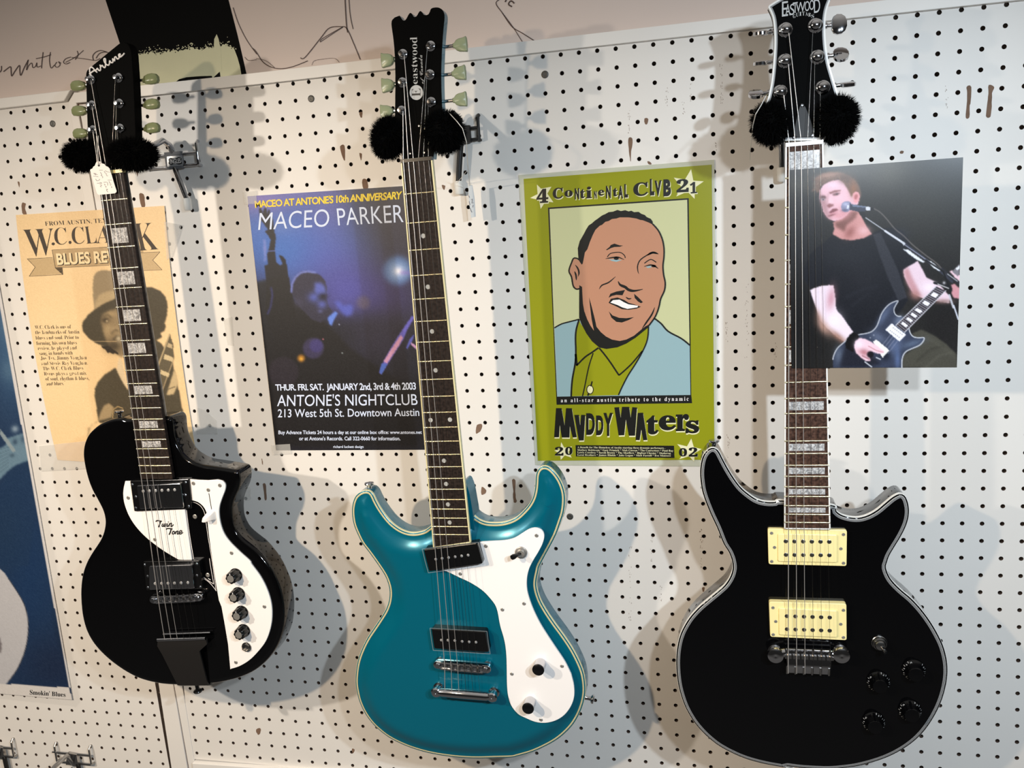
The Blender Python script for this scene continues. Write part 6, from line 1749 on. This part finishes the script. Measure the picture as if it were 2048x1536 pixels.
r1 = wall(350, 309, -8)[2]; r1b = wall(350, 333, -8)[2]
h1, pl1, pc1 = hanger('chrome hanger with a small name plate gripping the black single-cutaway guitar', 'chrome', (348, 322), (wall(322, 316, -8)[0] - 30, wall(395, 310, -8)[0]), g1,
                      [(fc(g1, 166, 311, -6), (24, 27, 19), .25), (fc(g1, 266, 309, -4), (35, 27, 20), -.05)], g1.world((0, 18, 0))[2], (374, 399), None, (r1, r1b))
mb = MB(); yv = -13.6
q = [(333.5, 313), (365, 310.5), (366, 331), (335, 333.5)]
mb.poly([wall(x, y, yv) for x, y in q], 0)
mb.poly([wall(x, y, yv - .3) for x, y in spline([(337, 319), (341, 315.5), (349, 317), (357, 314.5), (363, 317), (362, 322), (364, 327), (358, 329), (350, 327.5), (342, 330), (337, 327), (338, 323)], closed=True, n=3)], 1)
put_text(mb, 'INGLES', [(340, 318.5), (361, 316.5), (362, 326), (341, 328)], lambda a, b: wall(a, b, yv - .6), 2, .02)
mb.build('name_plate', ['plate', 'blackink', 'paperwhite'], pl1, 0)

r2 = wall(935, 257, -8)[2]; r2b = wall(935, 280, -8)[2]
hanger('black hanger gripping the teal guitar with its white foot beside the neck', 'matblack', (921, 268), (wall(921, 260, -8)[0] - 42, wall(957, 258, -8)[0]), g2,
       [(fc(g2, 777, 276, -12), (18, 28, 25), -.25), (fc(g2, 888, 264, -10), (24, 28, 25), .15)], g2.world((0, 20, 0))[2], (917, 365), None, (r2, r2b))
r3 = wall(1565, 235, -8)[2]; r3b = wall(1565, 262, -8)[2]
hanger('chrome hanger gripping the guitar with cream pickups, furry arms above the white nut', 'chrome', (1562, 250), (wall(1528, 250, -8)[0], wall(1612, 250, -8)[0]), g3,
       [(fc(g3, 1542, 247, -10), (20, 28, 23), .2), (fc(g3, 1672, 239, -8), (22, 28, 25), -.15)], g3.world((0, 20, 0))[2], (1564, 338), None, (r3, r3b))

# ---- price tags
TQ = lambda pts: cr(170, 300, 12.8, pts)
wt = 4.0
tp_ = TQ([(180, 520), (200, 495), (245, 475), (265, 435), (310, 405), (335, 350), (365, 300), (415, 290), (470, 310), (500, 350), (555, 365), (590, 415), (640, 435), (680, 480), (690, 540), (720, 650), (760, 840), (812, 1050), (800, 1085), (760, 1110), (560, 1130), (350, 1148), (320, 1130), (305, 1090), (250, 850), (205, 650)])
tu = g1.uv(tp_, wt)
tw = [tuple(g1.world((a, b, wt + 18 * smoothstep(1 - (b - tu[:, 1].min()) / 28.) * 0 + (b - tu[:, 1].min()) * .12))) for a, b in tu]
mb = MB()
mb.prism(tw, [tuple(np.array(q) - g1.N * .5) for q in tw])
tago = mb.build('price_tag', 'paperwhite', None, 0)
tag(tago, 'white scalloped price tag with handwriting over the first frets of the leftmost neck', 'price tag')
pl = lambda dw: (lambda px, py: g1.world(np.array([*g1.p(px, py, wt)[:2], wt + (g1.p(px, py, wt)[1] - tu[:, 1].min()) * .12 + dw])))
mb = MB(); h = TQ([(415, 400)])[0]
mb.poly([pl(.25)(h[0] + 2.2 * math.cos(a), h[1] + 2.2 * math.sin(a)) for a in np.linspace(0, 6, 14)])
mb.build('eyelet', 'blackink', tago, 0)
mb = MB()
for pts in ([(560, 530), (620, 560), (690, 572)], [(540, 545), (560, 590), (600, 610)], [(580, 620), (600, 660)], [(600, 670), (625, 660)], [(610, 770), (725, 772)], [(640, 800), (660, 850), (690, 855)], [(650, 880), (690, 890), (660, 905)], [(680, 935), (700, 945), (690, 970)],
            [(415, 520), (505, 520)], [(440, 570), (470, 640), (440, 650)], [(460, 660), (490, 690), (480, 720)], [(500, 830), (590, 825), (600, 910)], [(510, 870), (540, 890), (515, 900)], [(530, 920), (560, 940), (540, 960)], [(550, 1000), (590, 1010), (560, 1030), (595, 1080)],
            [(260, 595), (340, 610)], [(270, 620), (370, 640)], [(290, 590), (320, 650)], [(250, 670), (380, 690)], [(310, 740), (330, 790), (400, 770), (400, 740)], [(330, 855), (460, 850), (400, 830)], [(400, 880), (450, 900), (410, 930), (440, 950)]):
    stroke(mb, spline(TQ(pts), n=4), .62, pl(.2))
mb.build('handwriting', 'penink', tago, 0)
mb = MB()
A0 = pl(.4)(*TQ([(405, 380)])[0]); A1 = g1.world(np.array([*g1.p(194, 304, 26)[:2], 26.])); A2 = g1.world(np.array([*g1.p(193, 272, 5)[:2], 5.]))
mb.tube([A0, A1, A2], .35, 6); mb.tube([A0 + [1, 0, 0], A1 + [1.5, 0, 0], A2 + [3, 0, 0]], .35, 6)
mb.build('tag_string', 'thread', tago)

TK = lambda pts: cr(860, 200, 6.147, pts)
mb = MB()
q = TK([(470, 1050), (520, 1048), (545, 1200), (560, 1435), (505, 1448), (480, 1250)])
f = [wall(x, y, -26) for x, y in q]; mb.prism(f, [p_ + np.array([0, 1.0, 0]) for p_ in f])
t2 = mb.build('price_tag', mat('grey_card', (196, 202, 206), .6), None, 0)
tag(t2, 'narrow grey price tag with pen marks hanging right of the teal guitar neck', 'price tag')
mb = MB()
for pts in ([(475, 1175), (485, 1200)], [(505, 1225), (520, 1215), (515, 1270), (535, 1262)], [(480, 1245), (490, 1290)], [(530, 1290), (525, 1320)], [(492, 1330), (500, 1350)], [(500, 1350), (515, 1382)]):
    stroke(mb, TK(pts), .9, onwall(-26.4))
mb.build('handwriting', 'penink', t2, 0)
mb = MB()
mb.tube([wall(*p_, y) for p_, y in zip(TK([(190, 110), (330, 262), (400, 350), (450, 520), (458, 700), (468, 850), (480, 950), (490, 1052)]), (-140, -196, -200, -190, -150, -100, -60, -26))], .5, 6)
mb.tube([wall(*p_, y) for p_, y in zip(TK([(448, 880), (400, 940), (340, 1010)]), (-60, -40, -18))], .4, 6)
mb.build('tag_string', 'thread', t2)
mb = MB()
mb.tube([wall(*p_, y) for p_, y in zip(KZ([(265, 985), (215, 1080), (160, 1170), (130, 1290), (125, 1380), (105, 1536), (100, 1640)]), (-165, -185, -205, -170, -120, -80, -60))], .55, 6)
tag(mb.build('loose_thread', 'thread'), 'white thread dangling at the left furry arm of the rightmost hanger', 'thread')


# ---- empty wire hooks at the lower left
def wire_hook(label, x0, x1, zt, zb, arm, plate):
    root = thing('pegboard_hook', ((x0 + x1) / 2, 0, zb), label, 'hook', 'empty pegboard hooks low on the left panel')
    mb = MB()
    for x in (x0, x1): mb.tube([(x, 4, zt), (x, -3, zt + 2), (x, -8, zt - 3), (x, -8, zb + 2), (x, -5, zb), (x, 1, zb)], 1.9, 10)
    mb.tube([(x0 - 6, -8, zt - 15), (x1, -8, zt - 15)], 1.9, 10); mb.tube([(x0, -8, zb + 1), (x1, -8, zb + 1)], 1.9, 10)
    mb.build('back_wire', 'nickel', root)
    mb = MB(); xm = (x0 + x1) / 2 + plate
    mb.prism([(xm - 16, -12, zb - 2), (xm + 12, -12, zb - 2), (xm + 12, -12, zt - 14), (xm - 8, -12, zt - 12)], [(xm - 16, -6, zb - 2), (xm + 12, -6, zb - 2), (xm + 12, -6, zt - 14), (xm - 8, -6, zt - 12)])
    mb.build('back_plate', 'nickel', root, 0)
    mb = MB(); mb.tube([(xm, -10, zb + 2), (xm, -22, zt - 10), (xm - 4, -50, zt - 14), (xm - 16, -105, zt - 44), (xm - 22, -135, zt - 40), (xm - 24, -150, zt - 28)], 4.2, 12); mb.build('arm', 'nickel', root)
    mb = MB(); mb.tube([(xm + 9, -9, zb + 1), (xm + 11, -9, zb - 60)], 4.0, 12); mb.build('brace', 'matblack', root)
    return root


z_a = wall(112, 1487, -3); z_b = wall(181, 1493, -3); z_c = wall(112, 1514, -3)
wire_hook('wire pegboard hook with a grey arm under the blue poster, nearest the bottom trim', z_a[0], z_b[0], z_a[2], z_c[2] - 6, 0, 0)
z_a = wall(26, 1479, -3); z_c = wall(24, 1507, -3)
wire_hook('wire pegboard hook cut off by the left edge of the picture', z_a[0] - 78, z_a[0], z_a[2], z_c[2] - 4, 0, 8)

# tape scraps left on the board
for nm, q, par in [('tape', cr(300, 780, 5.12, [(985, 1000), (1028, 985), (1035, 1125), (945, 1140)]), pegmain), ('tape', cr(0, 512, 3, [(1340, 380), (1395, 365), (1405, 540), (1365, 535)]), pegmain), ('tape', cr(0, 512, 3, [(1180, 910), (1230, 925), (1300, 990), (1305, 1070), (1180, 1070)]), pegmain)]:
    tape(q, -.5, par, nm)
